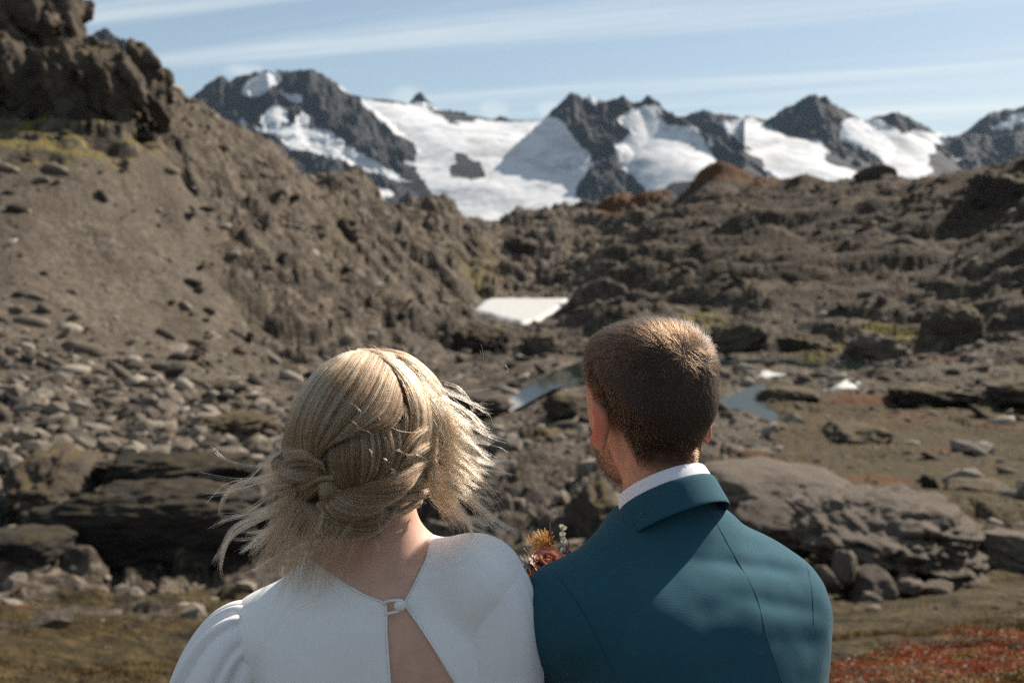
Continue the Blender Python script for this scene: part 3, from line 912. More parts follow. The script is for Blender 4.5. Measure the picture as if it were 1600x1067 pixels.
massif("mountain", 1290, 1680, [
    (-.9, line(5700, [(1290, 235), (1320, 205), (1355, 188), (1370, 180), (1395, 174), (1402, 177), (1415, 178), (1430, 190), (1450, 198), (1480, 214), (1500, 212), (1530, 213), (1570, 210), (1620, 205), (1680, 200)])),
    (.8, [(1500, 213, 5650), (1520, 240, 5400), (1540, 262, 5200)]), (.8, [(1590, 208, 5650), (1590, 240, 5400), (1600, 270, 5200)])],
    4800, 6100, 260, 130,
    floor=rbf_fit(np.array([PG(*q)[:2] / 500 for q in ((1290, 285, 4900), (1290, 200, 5600), (1400, 280, 4900), (1400, 200, 5500), (1460, 270, 4950), (1460, 205, 5550), (1520, 330, 4900), (1520, 260, 5500), (1690, 330, 4900), (1690, 260, 5600))]),
                  np.array([PG(*q)[2] for q in ((1290, 300, 4900), (1290, 230, 5600), (1400, 280, 4900), (1400, 204, 5500), (1460, 275, 4950), (1460, 224, 5550), (1520, 330, 4900), (1520, 285, 5500), (1690, 330, 4900), (1690, 285, 5600))])))
massif("mountain", 1480, 1700, [(-.9, line(6600, [(1480, 225), (1510, 206), (1530, 194), (1540, 183), (1548, 177), (1560, 174), (1570, 171), (1585, 173), (1600, 167), (1640, 165), (1700, 190)]))], 6100, 7000, 130, 70)
_gp = [(540, 352, 4200), (540, 300, 5000), (620, 352, 4300), (620, 262, 4800), (600, 190, 5350), (560, 157, 5600), (700, 350, 4200), (700, 300, 4500), (700, 262, 4800), (700, 215, 5250), (690, 182, 5700), (760, 350, 4150), (760, 290, 4500), (760, 240, 4950), (760, 191, 5750), (830, 350, 4150), (830, 290, 4500), (830, 235, 5000), (840, 190, 5750), (900, 350, 4150), (900, 280, 4600), (900, 230, 5100), (940, 350, 4100), (940, 240, 5400)]
massif("glacier", 540, 945, [], 4100, 5800, 420, 280, floor=rbf_fit(np.array([PG(*q)[:2] / 500 for q in _gp]), np.array([PG(*q)[2] for q in _gp])))

# ---- the air between here and the range
bm = bmesh.new(); bmesh.ops.create_cube(bm, size=1.0)
me = bpy.data.meshes.new("haze"); bm.to_mesh(me); bm.free()
haze = link_mesh("haze", me, None, smooth=False)
haze.scale = (16000, 16000, 1700); haze.location = (0, 1000, 1700 / 2 - 160)
hm = bpy.data.materials.new("thin_haze"); hm.use_nodes = True
hm.node_tree.nodes.clear()
ho = hm.node_tree.nodes.new("ShaderNodeOutputMaterial"); hv = hm.node_tree.nodes.new("ShaderNodeVolumePrincipled")
hv.inputs["Color"].default_value = (.55, .76, 1.0, 1); hv.inputs["Density"].default_value = 1.1e-5; hv.inputs["Anisotropy"].default_value = .1
hm.node_tree.links.new(hv.outputs[0], ho.inputs["Volume"])
me.materials.append(hm)
tag(haze, kind="stuff")
# ================================================================== FIGURES: smooth solids from distance fields
def unit(v): v = np.asarray(v, float); return v / np.linalg.norm(v)


class Field:
    """distance field sampled on a box grid with its own spacing per axis"""
    def __init__(self, xs, ys, zs):
        self.xs, self.ys, self.zs = (np.asarray(a, np.float32) for a in (xs, ys, zs))
        self.X, self.Y, self.Z = np.meshgrid(self.xs, self.ys, self.zs, indexing='ij')
        self.f = np.full(self.X.shape, 9.0, np.float32)

    def ellipsoid(self, c, r, axes=None, p=2.0):
        dx, dy, dz = self.X - np.float32(c[0]), self.Y - np.float32(c[1]), self.Z - np.float32(c[2])
        if axes is not None:
            a, b, d = (np.asarray(v, np.float32) for v in axes)
            dx, dy, dz = dx * a[0] + dy * a[1] + dz * a[2], dx * b[0] + dy * b[1] + dz * b[2], dx * d[0] + dy * d[1] + dz * d[2]
        r = np.asarray(r, np.float32)
        if p == 2.0: k = np.sqrt((dx / r[0]) ** 2 + (dy / r[1]) ** 2 + (dz / r[2]) ** 2)
        else: k = (np.abs(dx / r[0]) ** p + np.abs(dy / r[1]) ** p + np.abs(dz / r[2]) ** p) ** (1 / p)
        g = np.sqrt((dx / r[0] ** 2) ** 2 + (dy / r[1] ** 2) ** 2 + (dz / r[2] ** 2) ** 2) + 1e-6
        return np.maximum(k * (k - 1) / g, (k - 1) * r.min())if p == 2.0 else (k - 1) * r.min()

    def cone(self, a, b, ra, rb):
        a = np.asarray(a, np.float32); b = np.asarray(b, np.float32); e = b - a
        t = ((self.X - a[0]) * e[0] + (self.Y - a[1]) * e[1] + (self.Z - a[2]) * e[2]) / np.float32(e @ e)
        np.clip(t, 0, 1, out=t)
        d = np.sqrt((self.X - a[0] - t * e[0]) ** 2 + (self.Y - a[1] - t * e[1]) ** 2 + (self.Z - a[2] - t * e[2]) ** 2)
        return d - np.float32(ra) - t * np.float32(rb - ra)

    def add(self, d, k=0.02):
        if k <= 0: self.f = np.minimum(self.f, d); return
        h = np.clip(0.5 + 0.5 * (self.f - d) / k, 0, 1)
        self.f = (self.f * (1 - h) + d * h - k * h * (1 - h)).astype(np.float32)

    def cut(self, d, k=0.003):
        """take away the solid d"""
        d = -d
        h = np.clip(0.5 - 0.5 * (self.f - d) / k, 0, 1)
        self.f = (self.f * (1 - h) + d * h + k * h * (1 - h)).astype(np.float32)

    def mesh(self, name, relax=4, whole=False):
        V, Q = surface_nets(self.f, self.xs, self.ys, self.zs)
        if whole:                       # keep the main body, drop loose crumbs
            lab = np.arange(len(V))
            for it in range(400):
                m = lab[Q].min(1); new = lab.copy()
                for q in range(4): np.minimum.at(new, Q[:, q], m)
                new = new[new]
                if (new == lab).all(): break
                lab = new
            u, c = np.unique(lab, return_counts=True)
            Q = Q[lab[Q[:, 0]] == u[np.argmax(c)]]
        for it in range(relax):
            acc = np.zeros_like(V); cnt = np.zeros(len(V))
            m = V[Q].mean(1)
            for q in range(4):
                np.add.at(acc, Q[:, q], m); np.add.at(cnt, Q[:, q], 1)
            V = V * .4 + .6 * acc / np.maximum(cnt, 1)[:, None]
        return fast_mesh(name, V, Q)

    def sample(self, pts):
        """trilinear value at points"""
        p = np.asarray(pts, float)
        out = []
        for a, i in ((self.xs, 0), (self.ys, 1), (self.zs, 2)):
            out.append(np.clip(np.interp(p[:, i], a, np.arange(len(a))), 0, len(a) - 1.001))
        i, j, k = (o.astype(int) for o in out); u, v, w = (o - o.astype(int) for o in out)
        f = self.f; r = 0
        for di, wu in ((0, 1 - u), (1, u)):
            for dj, wv in ((0, 1 - v), (1, v)):
                for dk, ww in ((0, 1 - w), (1, w)):
                    r = r + wu * wv * ww * f[i + di, j + dj, k + dk]
        return r

    def hit(self, px, py, d0=1.0, d1=2.0, lift=0.0, strict=False):
        """first surface point along the sight line through a photo point"""
        D = np.linspace(d0, d1, 500)
        a, b = P(px, py, d0), P(px, py, d1)
        pts = a + (b - a) * np.linspace(0, 1, 500)[:, None]
        s = self.sample(pts) - lift
        i = np.argmax(s < 0)
        if s[i] >= 0:
            return None if strict else pts[np.argmin(s)]
        t = s[i - 1] / (s[i - 1] - s[i] + 1e-9)
        return pts[i - 1] * (1 - t) + pts[i] * t

    def normal(self, pts, e=0.004):
        p = np.asarray(pts, float); g = np.empty_like(p)
        for i in range(3):
            dv = np.zeros(3); dv[i] = e
            g[:, i] = self.sample(p + dv) - self.sample(p - dv)
        return g / (np.linalg.norm(g, axis=1)[:, None] + 1e-9)


def surface_nets(f, xs, ys, zs):
    s = f < 0
    c = [s[i:s.shape[0] - 1 + i, j:s.shape[1] - 1 + j, k:s.shape[2] - 1 + k] for i in (0, 1) for j in (0, 1) for k in (0, 1)]
    tot = sum(a.astype(np.int8) for a in c)
    I, J, K = np.nonzero((tot > 0) & (tot < 8))
    acc = np.zeros((len(I), 3)); cnt = np.zeros(len(I))
    corners = [(i, j, k) for i in (0, 1) for j in (0, 1) for k in (0, 1)]
    for a in corners:
        for ax in range(3):
            if a[ax]: continue
            b = list(a); b[ax] = 1
            va = f[I + a[0], J + a[1], K + a[2]]; vb = f[I + b[0], J + b[1], K + b[2]]
            m = (va < 0) != (vb < 0)
            t = np.where(m, va / np.where(m, va - vb, 1), 0)
            for q in range(3):
                acc[:, q] += np.where(m, (t if q == ax else a[q]), 0)
            cnt += m
    acc /= cnt[:, None]
    gi = np.stack([I, J, K], 1) + acc
    V = np.stack([np.interp(gi[:, q], np.arange(len(a)), a) for q, a in enumerate((xs, ys, zs))], 1)
    vid = -np.ones(tot.shape, np.int64); vid[I, J, K] = np.arange(len(I))
    Q = []
    for ax in range(3):
        sl0 = [slice(1, -1)] * 3; sl1 = [slice(1, -1)] * 3
        sl0[ax] = slice(0, -1); sl1[ax] = slice(1, None)
        a, b = s[tuple(sl0)], s[tuple(sl1)]
        i = np.array(np.nonzero(a != b))
        flip = a[tuple(i)]
        o = [q for q in range(3) if q != ax]
        base = i.copy()
        for q in o: base[q] += 1
        quad = []
        for du, dv in ((0, 0), (1, 0), (1, 1), (0, 1)):
            t = base.copy(); t[o[0]] -= du; t[o[1]] -= dv
            quad.append(vid[tuple(t)])
        quad = np.stack(quad, 1)
        ok = (quad >= 0).all(1)
        fl = flip if ax != 1 else ~flip
        quad = np.where(fl[:, None], quad, quad[:, ::-1])
        Q.append(quad[ok])
    return V, np.concatenate(Q)


def axis(lo, hi, step, fine=None):
    """grid coordinates lo..hi; fine=(a,b,small step) refines a stretch"""
    if fine is None: return np.arange(lo, hi + step, step)
    a, b, st = fine
    return np.concatenate([np.arange(lo, a, step), np.arange(a, b, st), np.arange(b, hi + step, step)])


def strands_object(name, curves, rad, mat, parent, tip=.25, tone=None):
    """curves: list of (n,3) arrays -> one hair object with real strands"""
    hc = bpy.data.hair_curves.new(name)
    sizes = [len(c) for c in curves]
    hc.add_curves(sizes)
    pos = np.concatenate(curves).astype(np.float32)
    hc.position_data.foreach_set("vector", pos.ravel())
    rad = np.broadcast_to(np.asarray(rad, float), (len(curves),))
    rr = np.concatenate([r * np.linspace(1, tip, n) ** .7 for r, n in zip(rad, sizes)]).astype(np.float32)
    a = hc.attributes.get("radius") or hc.attributes.new("radius", 'FLOAT', 'POINT')
    a.data.foreach_set("value", rr)
    ta = hc.attributes.new("tone", 'FLOAT', 'CURVE')
    ta.data.foreach_set("value", np.asarray(np.clip(tone, 0, 1) if tone is not None else np.random.default_rng(3).random(len(curves)), np.float32))
    o = bpy.data.objects.new(name, hc)
    COL.objects.link(o)
    hc.materials.append(mat)
    o.parent = parent
    o.matrix_parent_inverse = Matrix.Translation(-Vector(parent.location))
    return o


def hair_material(name, cols, rough=.32, radial=.45):
    """real hair shading, colour varied from strand to strand"""
    t = NT(name)
    t.n.remove(t.bsdf)
    h = t.n.new("ShaderNodeBsdfHairPrincipled")
    h.model = 'CHIANG'; h.parametrization = 'COLOR'
    t.set(h.inputs["Color"], t.ramp(t.attr("tone"), cols))
    h.inputs["Roughness"].default_value = rough
    h.inputs["Radial Roughness"].default_value = radial
    h.inputs["Random Roughness"].default_value = .2
    t.l.new(h.outputs[0], t.out.inputs[0])
    return t.mat


def skin_material(name, col, spots=.25):
    t = NT(name)
    p = t.coord("Object")
    n = t.noise(p, 55, 5, .6); n2 = t.noise(p, 420, 2, .5)
    c = t.mix(t.rng(n, .3, .7), [x * (1 - spots * .5) for x in col], [min(1, x * (1 + spots * .35)) for x in col])
    c = t.mix(t.math('MULTIPLY', t.attr("flush"), .75), c, [col[0] * .95, col[1] * .42, col[2] * .40])
    c = t.mix(t.attr("stubble"), c, (.032, .020, .013))
    t.b("Base Color", c); t.b("Roughness", .58); t.b("Subsurface Weight", .12); t.b("Subsurface Radius", (.012, .005, .003)); t.b("Subsurface Scale", .6)
    t.b("Specular IOR Level", .22)
    t.l.new(t.bump(t.math('ADD', n, n2), .12, .0015), t.bsdf.inputs["Normal"])
    return t.mat


def cloth_material(name, col, weave=900, bump=.25, sheen=.15, rough=.85, var=.12, mottle=.1):
    """woven cloth: two crossing threads, slight unevenness of dye"""
    t = NT(name)
    p = t.coord("Object")
    m1 = t.mapping(p, (1, 1, 1), (0, 0, R(35)))
    w = []
    for ax, rot in (('X', 0), ('Z', 0)):
        k = t.n.new("ShaderNodeTexWave"); k.bands_direction = ax
        t.l.new(m1, k.inputs[0]); k.inputs["Scale"].default_value = weave; k.inputs["Distortion"].default_value = 2.0
        k.inputs["Detail"].default_value = 1.0; k.inputs["Detail Scale"].default_value = 1.5
        w.append(k.outputs["Fac"])
    h = t.math('MULTIPLY', w[0], w[1])
    slub = t.noise(t.mapping(p, (40, 40, 260)), 2.0, 3, .6)
    c = t.mix(t.rng(h, .0, .8), [x * (1 - var) for x in col], [min(1, x * (1 + var)) for x in col])
    c = t.mix(t.rng(t.noise(p, 90, 4, .6), .3, .7, 0, mottle), c, [x * .6 for x in col])
    c = t.mix(t.rng(slub, .55, .7, 0, .25 * (var > .05)), c, [min(1, x * 1.5) for x in col])
    t.b("Base Color", c); t.b("Roughness", rough); t.b("Sheen Weight", sheen); t.b("Sheen Roughness", .4)
    t.b("Specular IOR Level", .2)
    t.l.new(t.bump(h, bump, .0008, t.bump(t.noise(p, 60, 3), .10, .003)), t.bsdf.inputs["Normal"])
    return t.mat
# ================================================================== CRAG, BOULDERS, SCREE
def rock_material(name, dark, mid, light, scale=1.0, lichen=.25, moss=0.0):
    t = NT(name)
    p = t.pos()
    n = t.noise(p, 1.1 * scale, 6, .65, .4); m = t.noise(p, 6.5 * scale, 5, .7); f = t.noise(p, 32 * scale, 3, .7)
    c = t.mix(.45, t.ramp(n, [(.3, dark), (.52, mid), (.74, light)]), t.ramp(m, [(.3, dark), (.5, mid), (.75, light)]))
    oi = t.n.new("ShaderNodeObjectInfo")
    c = t.mix(t.math('MULTIPLY', t.rng(oi.outputs["Random"], .0, 1.0, 0, .45, False), 1.0), c, [x * 1.5 for x in light])
    c = t.mix(t.rng(t.noise(p, 3.3 * scale, 4, .6), .60, .70, 0, lichen), c, (.20, .18, .135))
    if moss:
        g = t.n.new("ShaderNodeNewGeometry"); sp = t.n.new("ShaderNodeSeparateXYZ"); t.l.new(g.outputs["Normal"], sp.inputs[0])
        k = t.math('MULTIPLY', t.rng(sp.outputs[2], .58, .9), t.rng(n, .38, .58, 0, moss))
        c = t.mix(k, c, t.ramp(m, [(.3, (.045, .033, .012)), (.7, (.155, .108, .036))]))
    t.b("Base Color", c); t.b("Roughness", .92); t.b("Specular IOR Level", .2)
    h = t.math('ADD', t.math('MULTIPLY', n, .5), t.math('ADD', t.math('MULTIPLY', m, .28), t.math('MULTIPLY', f, .08)))
    t.l.new(t.bump(h, .9, .30 / scale), t.bsdf.inputs["Normal"])
    return t.mat


M_ROCK = rock_material("brown_grey_rock", (.018, .014, .011), (.056, .044, .034), (.140, .114, .089))
M_ROCK_PALE = rock_material("pale_scree_rock", (.040, .032, .024), (.110, .089, .069), (.26, .222, .180), 1.4, .15)
M_ROCK_MOSSY = rock_material("mossy_rock", (.010, .008, .007), (.028, .022, .018), (.085, .067, .050), 1.0, .2, .75)
M_ROCK_DARK = rock_material("black_mossy_rock", (.010, .009, .008), (.020, .0175, .015), (.046, .038, .030), 1.0, .06, .3)
M_CRAG = rock_material("crag_rock", (.012, .010, .008), (.050, .040, .030), (.185, .145, .110), .35, .15, .9)


# ---- the crag above the scree: two buttresses of upright ribs
def crag(name, blocks, lo, hi, step, seed, label):
    Fd = Field(axis(lo[0], hi[0], step), axis(lo[1], hi[1], step * 1.2), axis(lo[2], hi[2], step))
    for c, r, rz, rx in blocks:
        M = Matrix.Rotation(R(rz), 3, 'Z') @ Matrix.Rotation(R(rx), 3, 'Y')
        Fd.add(Fd.ellipsoid(c, r, [np.array(M.col[i]) for i in range(3)], 4.5), 1.2)
    X, Y, Z = Fd.X, Fd.Y, Fd.Z
    sh = X + .25 * Z
    nr_ = np.abs(Fd.f) < 4.5
    x_, y_, z_, s_ = X[nr_], Y[nr_], Z[nr_], sh[nr_]
    a1 = np.abs(perlin3(s_ / 4.4, y_ / 4.4, z_ / 21 + seed)); a2 = np.abs(perlin3(s_ / 2.0, y_ / 2.0, z_ / 7.5 + seed))
    dsp = 2.0 * (.45 - 1.5 * a1) + .8 * (a2 * 1.6 - .45) + .3 * perlin3(x_ / 1.1, y_ / 1.1, z_ / .9 + seed + 5)
    for lam, zl, amp in ((4.2, 9.0, 2.1), (1.9, 4.0, 1.1), (.95, 1.7, .5)):
        rn, of, gap = cells(s_ / lam, y_ / lam, z_ / zl + seed)
        dsp = dsp + amp * ((rn[0] - .5) * 1.2 + (rn[1] - .5) * of[0] - .5 * (1 - sstep(0, .2, gap)))
    Fd.f[nr_] = Fd.f[nr_] - (dsp * .7).astype(np.float32)
    o = link_mesh(name, Fd.mesh(name, 0, True), M_CRAG)
    return tag(o, label, "crag")


def at(px, py, Y): return PG(px, py, Y)


crag("rock_buttress", [(at(40, 152, 131), (12.0, 7.0, 5.0), 12, 6), (at(160, 140, 134), (5.0, 5.0, 4.2), 22, 10), (at(212, 150, 136), (2.8, 4.0, 3.5), 25, 5), (at(-140, 150, 131), (10, 8, 7.5), 8, 0)],
     (-82, 117, 11), (-36, 150, 32), .34, 3.0, "ribbed dark rock buttress standing on top of the left scree slope")
crag("rock_tower", [(at(5, -50, 138), (8.2, 7.5, 12.0), 10, 4), (at(70, 0, 139), (4.0, 5.5, 8.0), 18, 3), (at(-130, -60, 140), (9, 9, 15), 0, 0)],
     (-88, 124, 16), (-42, 154, 50), .38, 8.0, "tall dark rock tower running out of the picture above the buttress")

_ico = {}


def ico(sub):
    if sub not in _ico:
        bm = bmesh.new(); bmesh.ops.create_icosphere(bm, subdivisions=sub, radius=1.0)
        V = np.array([v.co[:] for v in bm.verts]); Fc = np.array([[v.index for v in f.verts] for f in bm.faces]); bm.free()
        _ico[sub] = (V, Fc)
    return _ico[sub]


def rock_shape(seed, sub, p=2.6, rough=.16, planes=7, fine=.5, strata=0.0):
    V, Fc = ico(sub)
    g = np.random.default_rng(seed)
    k = (np.abs(V) ** p).sum(1) ** (1 / p)
    W = V / k[:, None]
    o = g.random(3) * 50
    W = W * (1 + rough * 1.3 * fbm(V[:, 0] * 1.1 + o[0], V[:, 1] * 1.1 + o[1], V[:, 2] * 1.1 + o[2], 2))[:, None]
    for i in range(planes):
        n = unit(g.normal(size=3)); d = g.uniform(.62, .92)
        e = W @ n - d
        W = W - np.maximum(e, 0)[:, None] * n * .92
    if sub >= 5:
        rn, of, gap = cells(V[:, 0] * 2.6 + o[0], V[:, 1] * 2.6 + o[1], V[:, 2] * 3.6 + o[2])
        rn2, of2, gap2 = cells(V[:, 0] * 6.5 + o[1], V[:, 1] * 6.5 + o[2], V[:, 2] * 9 + o[0])
        W = W * (1 + rough * (.42 * (rn[0] - .5) - .30 * (1 - sstep(0, .16, gap)) + .16 * (rn2[0] - .5) - .12 * (1 - sstep(0, .16, gap2))))[:, None]
    if sub >= 3:
        W = W * (1 + rough * fine * (fbm(V[:, 0] * 3 + o[1], V[:, 1] * 3 + o[2], V[:, 2] * 4 + o[0], 4) + .5 * (np.abs(perlin3(V[:, 0] * 7 + o[0], V[:, 1] * 7, V[:, 2] * 9)) - .3)))[:, None]
        if strata: W[:, :2] *= (1 + strata * np.sign(np.sin(V[:, 2:3] * 9 + 2 * perlin3(V[:, 0] * 2, V[:, 1] * 2, o[0])[:, None])) * .5)
    return W, Fc


def boulder(name, label, cat, px0, px1, py_top, py_base, Y, depth, mat, seed, p=2.8, rough=.15, planes=6, sub=5, rz=0, sink=.25, tilt=0, group=None, fine=.5):
    """an outcrop: spans these photo columns, between its foot (py_base at distance Y) and its top"""
    k_ = float(far_stretch((px0 + px1) / 2, Y)) / Y; Y, depth = Y * k_, depth * k_
    a, b = PG(px0, py_base, Y), PG(px1, py_base, Y)
    a0, b0 = (PG(q, py_base, Y + depth * .45) for q in (px0, px1))
    top = PG((px0 + px1) / 2, py_top, Y + depth * .35)[2]
    base = min(a[2], float(land(np.array([(a[0] + b[0]) / 2]), np.array([Y]))[0]) + .1)
    hw = (b0[0] - a0[0]) / 2; h = top - base
    W, Fc = rock_shape(seed, sub, p, rough, planes, fine)
    hz = h * (1 + sink) / 2 / np.abs(W[:, 2]).max()
    W = W * np.array([hw / np.abs(W[:, 0]).max(), depth / 2, hz])
    M = np.array(Matrix.Rotation(R(rz), 3, 'Z') @ Matrix.Rotation(R(tilt), 3, 'Y'))
    W = W @ M.T
    o = link_mesh(name, fast_mesh(name, W, Fc), mat)
    o.location = ((a0[0] + b0[0]) / 2, Y + depth / 2, top - h * (1 + sink) / 2)
    return tag(o, label, cat, group)


boulder("rock_outcrop", "longest low black rock face, lying behind the woman's hair on the left", "rock outcrop", 30, 470, 757, 886, 31, 3.2, M_ROCK_DARK, 1, 3.4, .12, 1, 6, 2, .35, fine=.7)
boulder("rock_outcrop", "low round dark hump at the left edge before the long rock face", "rock outcrop", -60, 116, 826, 888, 29, 2.2, M_ROCK_DARK, 2, 3.4, .10, 1, 5)
boulder("rock_outcrop", "mossy ledge stepping up behind the long black rock face", "rock outcrop", 110, 440, 702, 770, 40, 2.6, M_ROCK_DARK, 3, 3, .2, 4, 5, fine=.9)
boulder("rock_outcrop", "dark broken knob at the left end above the long rock face", "rock outcrop", 20, 150, 706, 830, 38, 5, M_ROCK_MOSSY, 4, 3, .22, 9, 5)
boulder("rock_outcrop", "largest grey domed rock with cracks, right of the man's shoulder", "rock outcrop", 1225, 1545, 776, 935, 23.5, 7.5, M_ROCK, 5, 2.5, .15, 3, 6, -8, .35, 4, fine=.8)
boulder("rock_outcrop", "dark rock wall running off the right edge beside the grey dome", "rock outcrop", 1505, 1700, 838, 922, 24, 4, M_ROCK, 6, 3.2, .2, 7, 5)
for i, (x0, x1, t_, b_, y_, lab) in enumerate(((1296, 1342, 860, 915, 22.6, "rounded boulder leaning highest at the dome's left foot"), (1318, 1400, 892, 952, 22.0, "biggest block fallen at the foot of the grey dome"),
                                               (1398, 1446, 902, 935, 22.4, "flat slab at the foot of the dome, middle one"), (1442, 1490, 908, 934, 22.6, "small slab at the dome's right foot"),
                                               (1268, 1304, 885, 915, 22.4, "small stone nearest the man's sleeve below the dome"), (1272, 1300, 925, 952, 22.0, "lowest rounded stone by the man's arm"))):
    boulder("boulder", lab, "boulder", x0, x1, t_, b_, y_, 1.0 + .5 * (i == 1), M_ROCK, 20 + i, 2.6, .18, 7, 4, rng.uniform(-30, 30), .3, rng.uniform(-12, 12), "blocks fallen below the grey dome")
boulder("boulder", "lone small dark boulder on the olive meadow far right", "boulder", 1434, 1467, 739, 768, 44, 1.2, M_ROCK_MOSSY, 31, 2.6, .15, 5, 4)
boulder("rock_outcrop", "low dark ledge in the meadow right of the lone boulder", "rock outcrop", 1468, 1600, 752, 786, 43, 3, M_ROCK_MOSSY, 32, 3.2, .16, 5, 5)
boulder("rock_outcrop", "smooth brown whaleback rock just behind the man's right shoulder", "rock outcrop", 1080, 1330, 733, 800, 38, 8, M_ROCK, 33, 2.4, .10, 2, 5, 6, .5)
boulder("rock_outcrop", "lower whaleback rock between the man's shoulder and the grey dome", "rock outcrop", 1150, 1300, 795, 850, 31, 5, M_ROCK, 34, 2.5, .14, 3, 5, 4, .5)
boulder("rock_outcrop", "dark slanting rock behind the bouquet and the man's collar", "rock outcrop", 878, 985, 762, 852, 33, 3, M_ROCK_MOSSY, 35, 2.6, .22, 6, 5, 0, .4, -28)
boulder("rock_outcrop", "knobbly dark rock left of the man's ear above the gravel", "rock outcrop", 800, 920, 668, 732, 58, 5, M_ROCK_MOSSY, 36, 2.8, .22, 6, 5)
boulder("rock_outcrop", "pale smooth hump beside the pond's near end", "rock outcrop", 690, 800, 610, 652, 78, 6, M_ROCK, 37, 2.4, .10, 2, 5)
boulder("rock_outcrop", "dark low hump between the pond and the man's ear", "rock outcrop", 846, 935, 612, 642, 73, 3, M_ROCK_MOSSY, 38, 2.6, .18, 5, 5)
boulder("rock_outcrop", "brown hummock right of the stream bend", "rock outcrop", 1180, 1290, 606, 632, 84, 6, M_ROCK_MOSSY, 39, 2.6, .14, 3, 5)
boulder("rock_outcrop", "round dark hummock in the middle of the right meadow", "rock outcrop", 1270, 1400, 664, 716, 62, 6, M_ROCK_MOSSY, 40, 2.6, .14, 3, 5)
boulder("rock_outcrop", "dark ledge at the right edge under the pool", "rock outcrop", 1540, 1680, 588, 624, 82, 8, M_ROCK_MOSSY, 41, 3, .16, 5, 5)
boulder("rock_outcrop", "long low ledge left of the dark ledge below the pool", "rock outcrop", 1390, 1530, 604, 632, 82, 6, M_ROCK_MOSSY, 42, 3, .16, 5, 5)
boulder("boulder", "largest pale block on the left scree, at its foot", "boulder", 246, 296, 538, 572, 88, 2.4, M_ROCK_PALE, 43, 2.6, .18, 8, 4)
boulder("rock_outcrop", "dark slab just below the largest pale scree block", "rock outcrop", 262, 345, 562, 594, 86, 3.5, M_ROCK_MOSSY, 44, 3, .18, 6, 5)
boulder("rock_outcrop", "dark rocks in the scree above the knob on the left", "rock outcrop", 182, 232, 576, 614, 80, 2.5, M_ROCK_MOSSY, 45, 2.6, .26, 9, 5)
boulder("rock_outcrop", "dark rock band left of the woman's crown", "rock outcrop", 296, 430, 644, 690, 60, 5, M_ROCK_MOSSY, 46, 3, .2, 7, 5)
boulder("rock_outcrop", "dark hollow-fronted ledge on the scree's right side", "rock outcrop", 268, 372, 504, 542, 100, 5, M_ROCK_MOSSY, 47, 3, .2, 7, 5)
boulder("rock_outcrop", "dark rounded rock on the skyline of the right hill", "rock outcrop", 1336, 1404, 255, 282, 243, 10, M_ROCK_MOSSY, 48, 2.6, .14, 4, 4)
boulder("rock_outcrop", "overhanging dark ledge under the left ridge skyline", "rock outcrop", 352, 440, 262, 318, 160, 9, M_ROCK_MOSSY, 49, 2.8, .24, 8, 5)
boulder("rock_outcrop", "dark cliff at the far right end of the hill", "rock outcrop", 1480, 1640, 262, 345, 192, 14, M_ROCK_MOSSY, 50, 2.6, .24, 7, 5)
boulder("rock_outcrop", "dark rock face at the far right below the hill cliff", "rock outcrop", 1560, 1680, 350, 420, 168, 10, M_ROCK_MOSSY, 51, 2.8, .24, 7, 5)
for i, (x0, x1, t_, b_, y_, lab) in enumerate(((560, 700, 520, 580, 128, "long dark rock step above the woman's head"), (700, 800, 506, 560, 140, "dark rock step right below the snow patch"), (800, 890, 520, 566, 136, "grey rock step between snow patch and pond"),
                                               (470, 570, 470, 520, 128, "dark ledge left of the rock step above the woman"), (690, 760, 372, 420, 222, "dark gully rock above the snow patch on the left"), (770, 850, 362, 418, 232, "dark broken rock in the saddle below the glacier"),
                                               (860, 930, 350, 392, 250, "dark rocks under the crest of the saddle"), (1040, 1110, 398, 436, 192, "dark boulder field edge at the hill's left foot"),
                                               (1130, 1230, 310, 372, 232, "dark rock face below the red crest of the hill"), (1190, 1320, 318, 380, 222, "broad dark face in the middle of the hill"), (1330, 1440, 330, 400, 200, "brown buttress on the right half of the hill"),
                                               (1210, 1300, 520, 560, 132, "dark hummock behind the man's head above the pool"), (1310, 1420, 515, 566, 126, "wide dark hummock standing over the pool"), (1100, 1200, 505, 545, 138, "brown hummock touching the man's crown"),
                                               (1440, 1560, 470, 520, 138, "dark ledge far right below the yellow moss"), (380, 470, 330, 372, 148, "dark ledge in the middle of the left slope"), (480, 560, 330, 380, 168, "dark rock rib on the left slope near the ridge"))):
    boulder("rock_outcrop", lab, "rock outcrop", x0, x1, t_, b_, y_, (x1 - x0) / F_PX * y_ * .9, M_ROCK_MOSSY if i % 3 else M_ROCK, 60 + i, 2.8, .24, 7, 5, rng.uniform(-15, 15), .35)

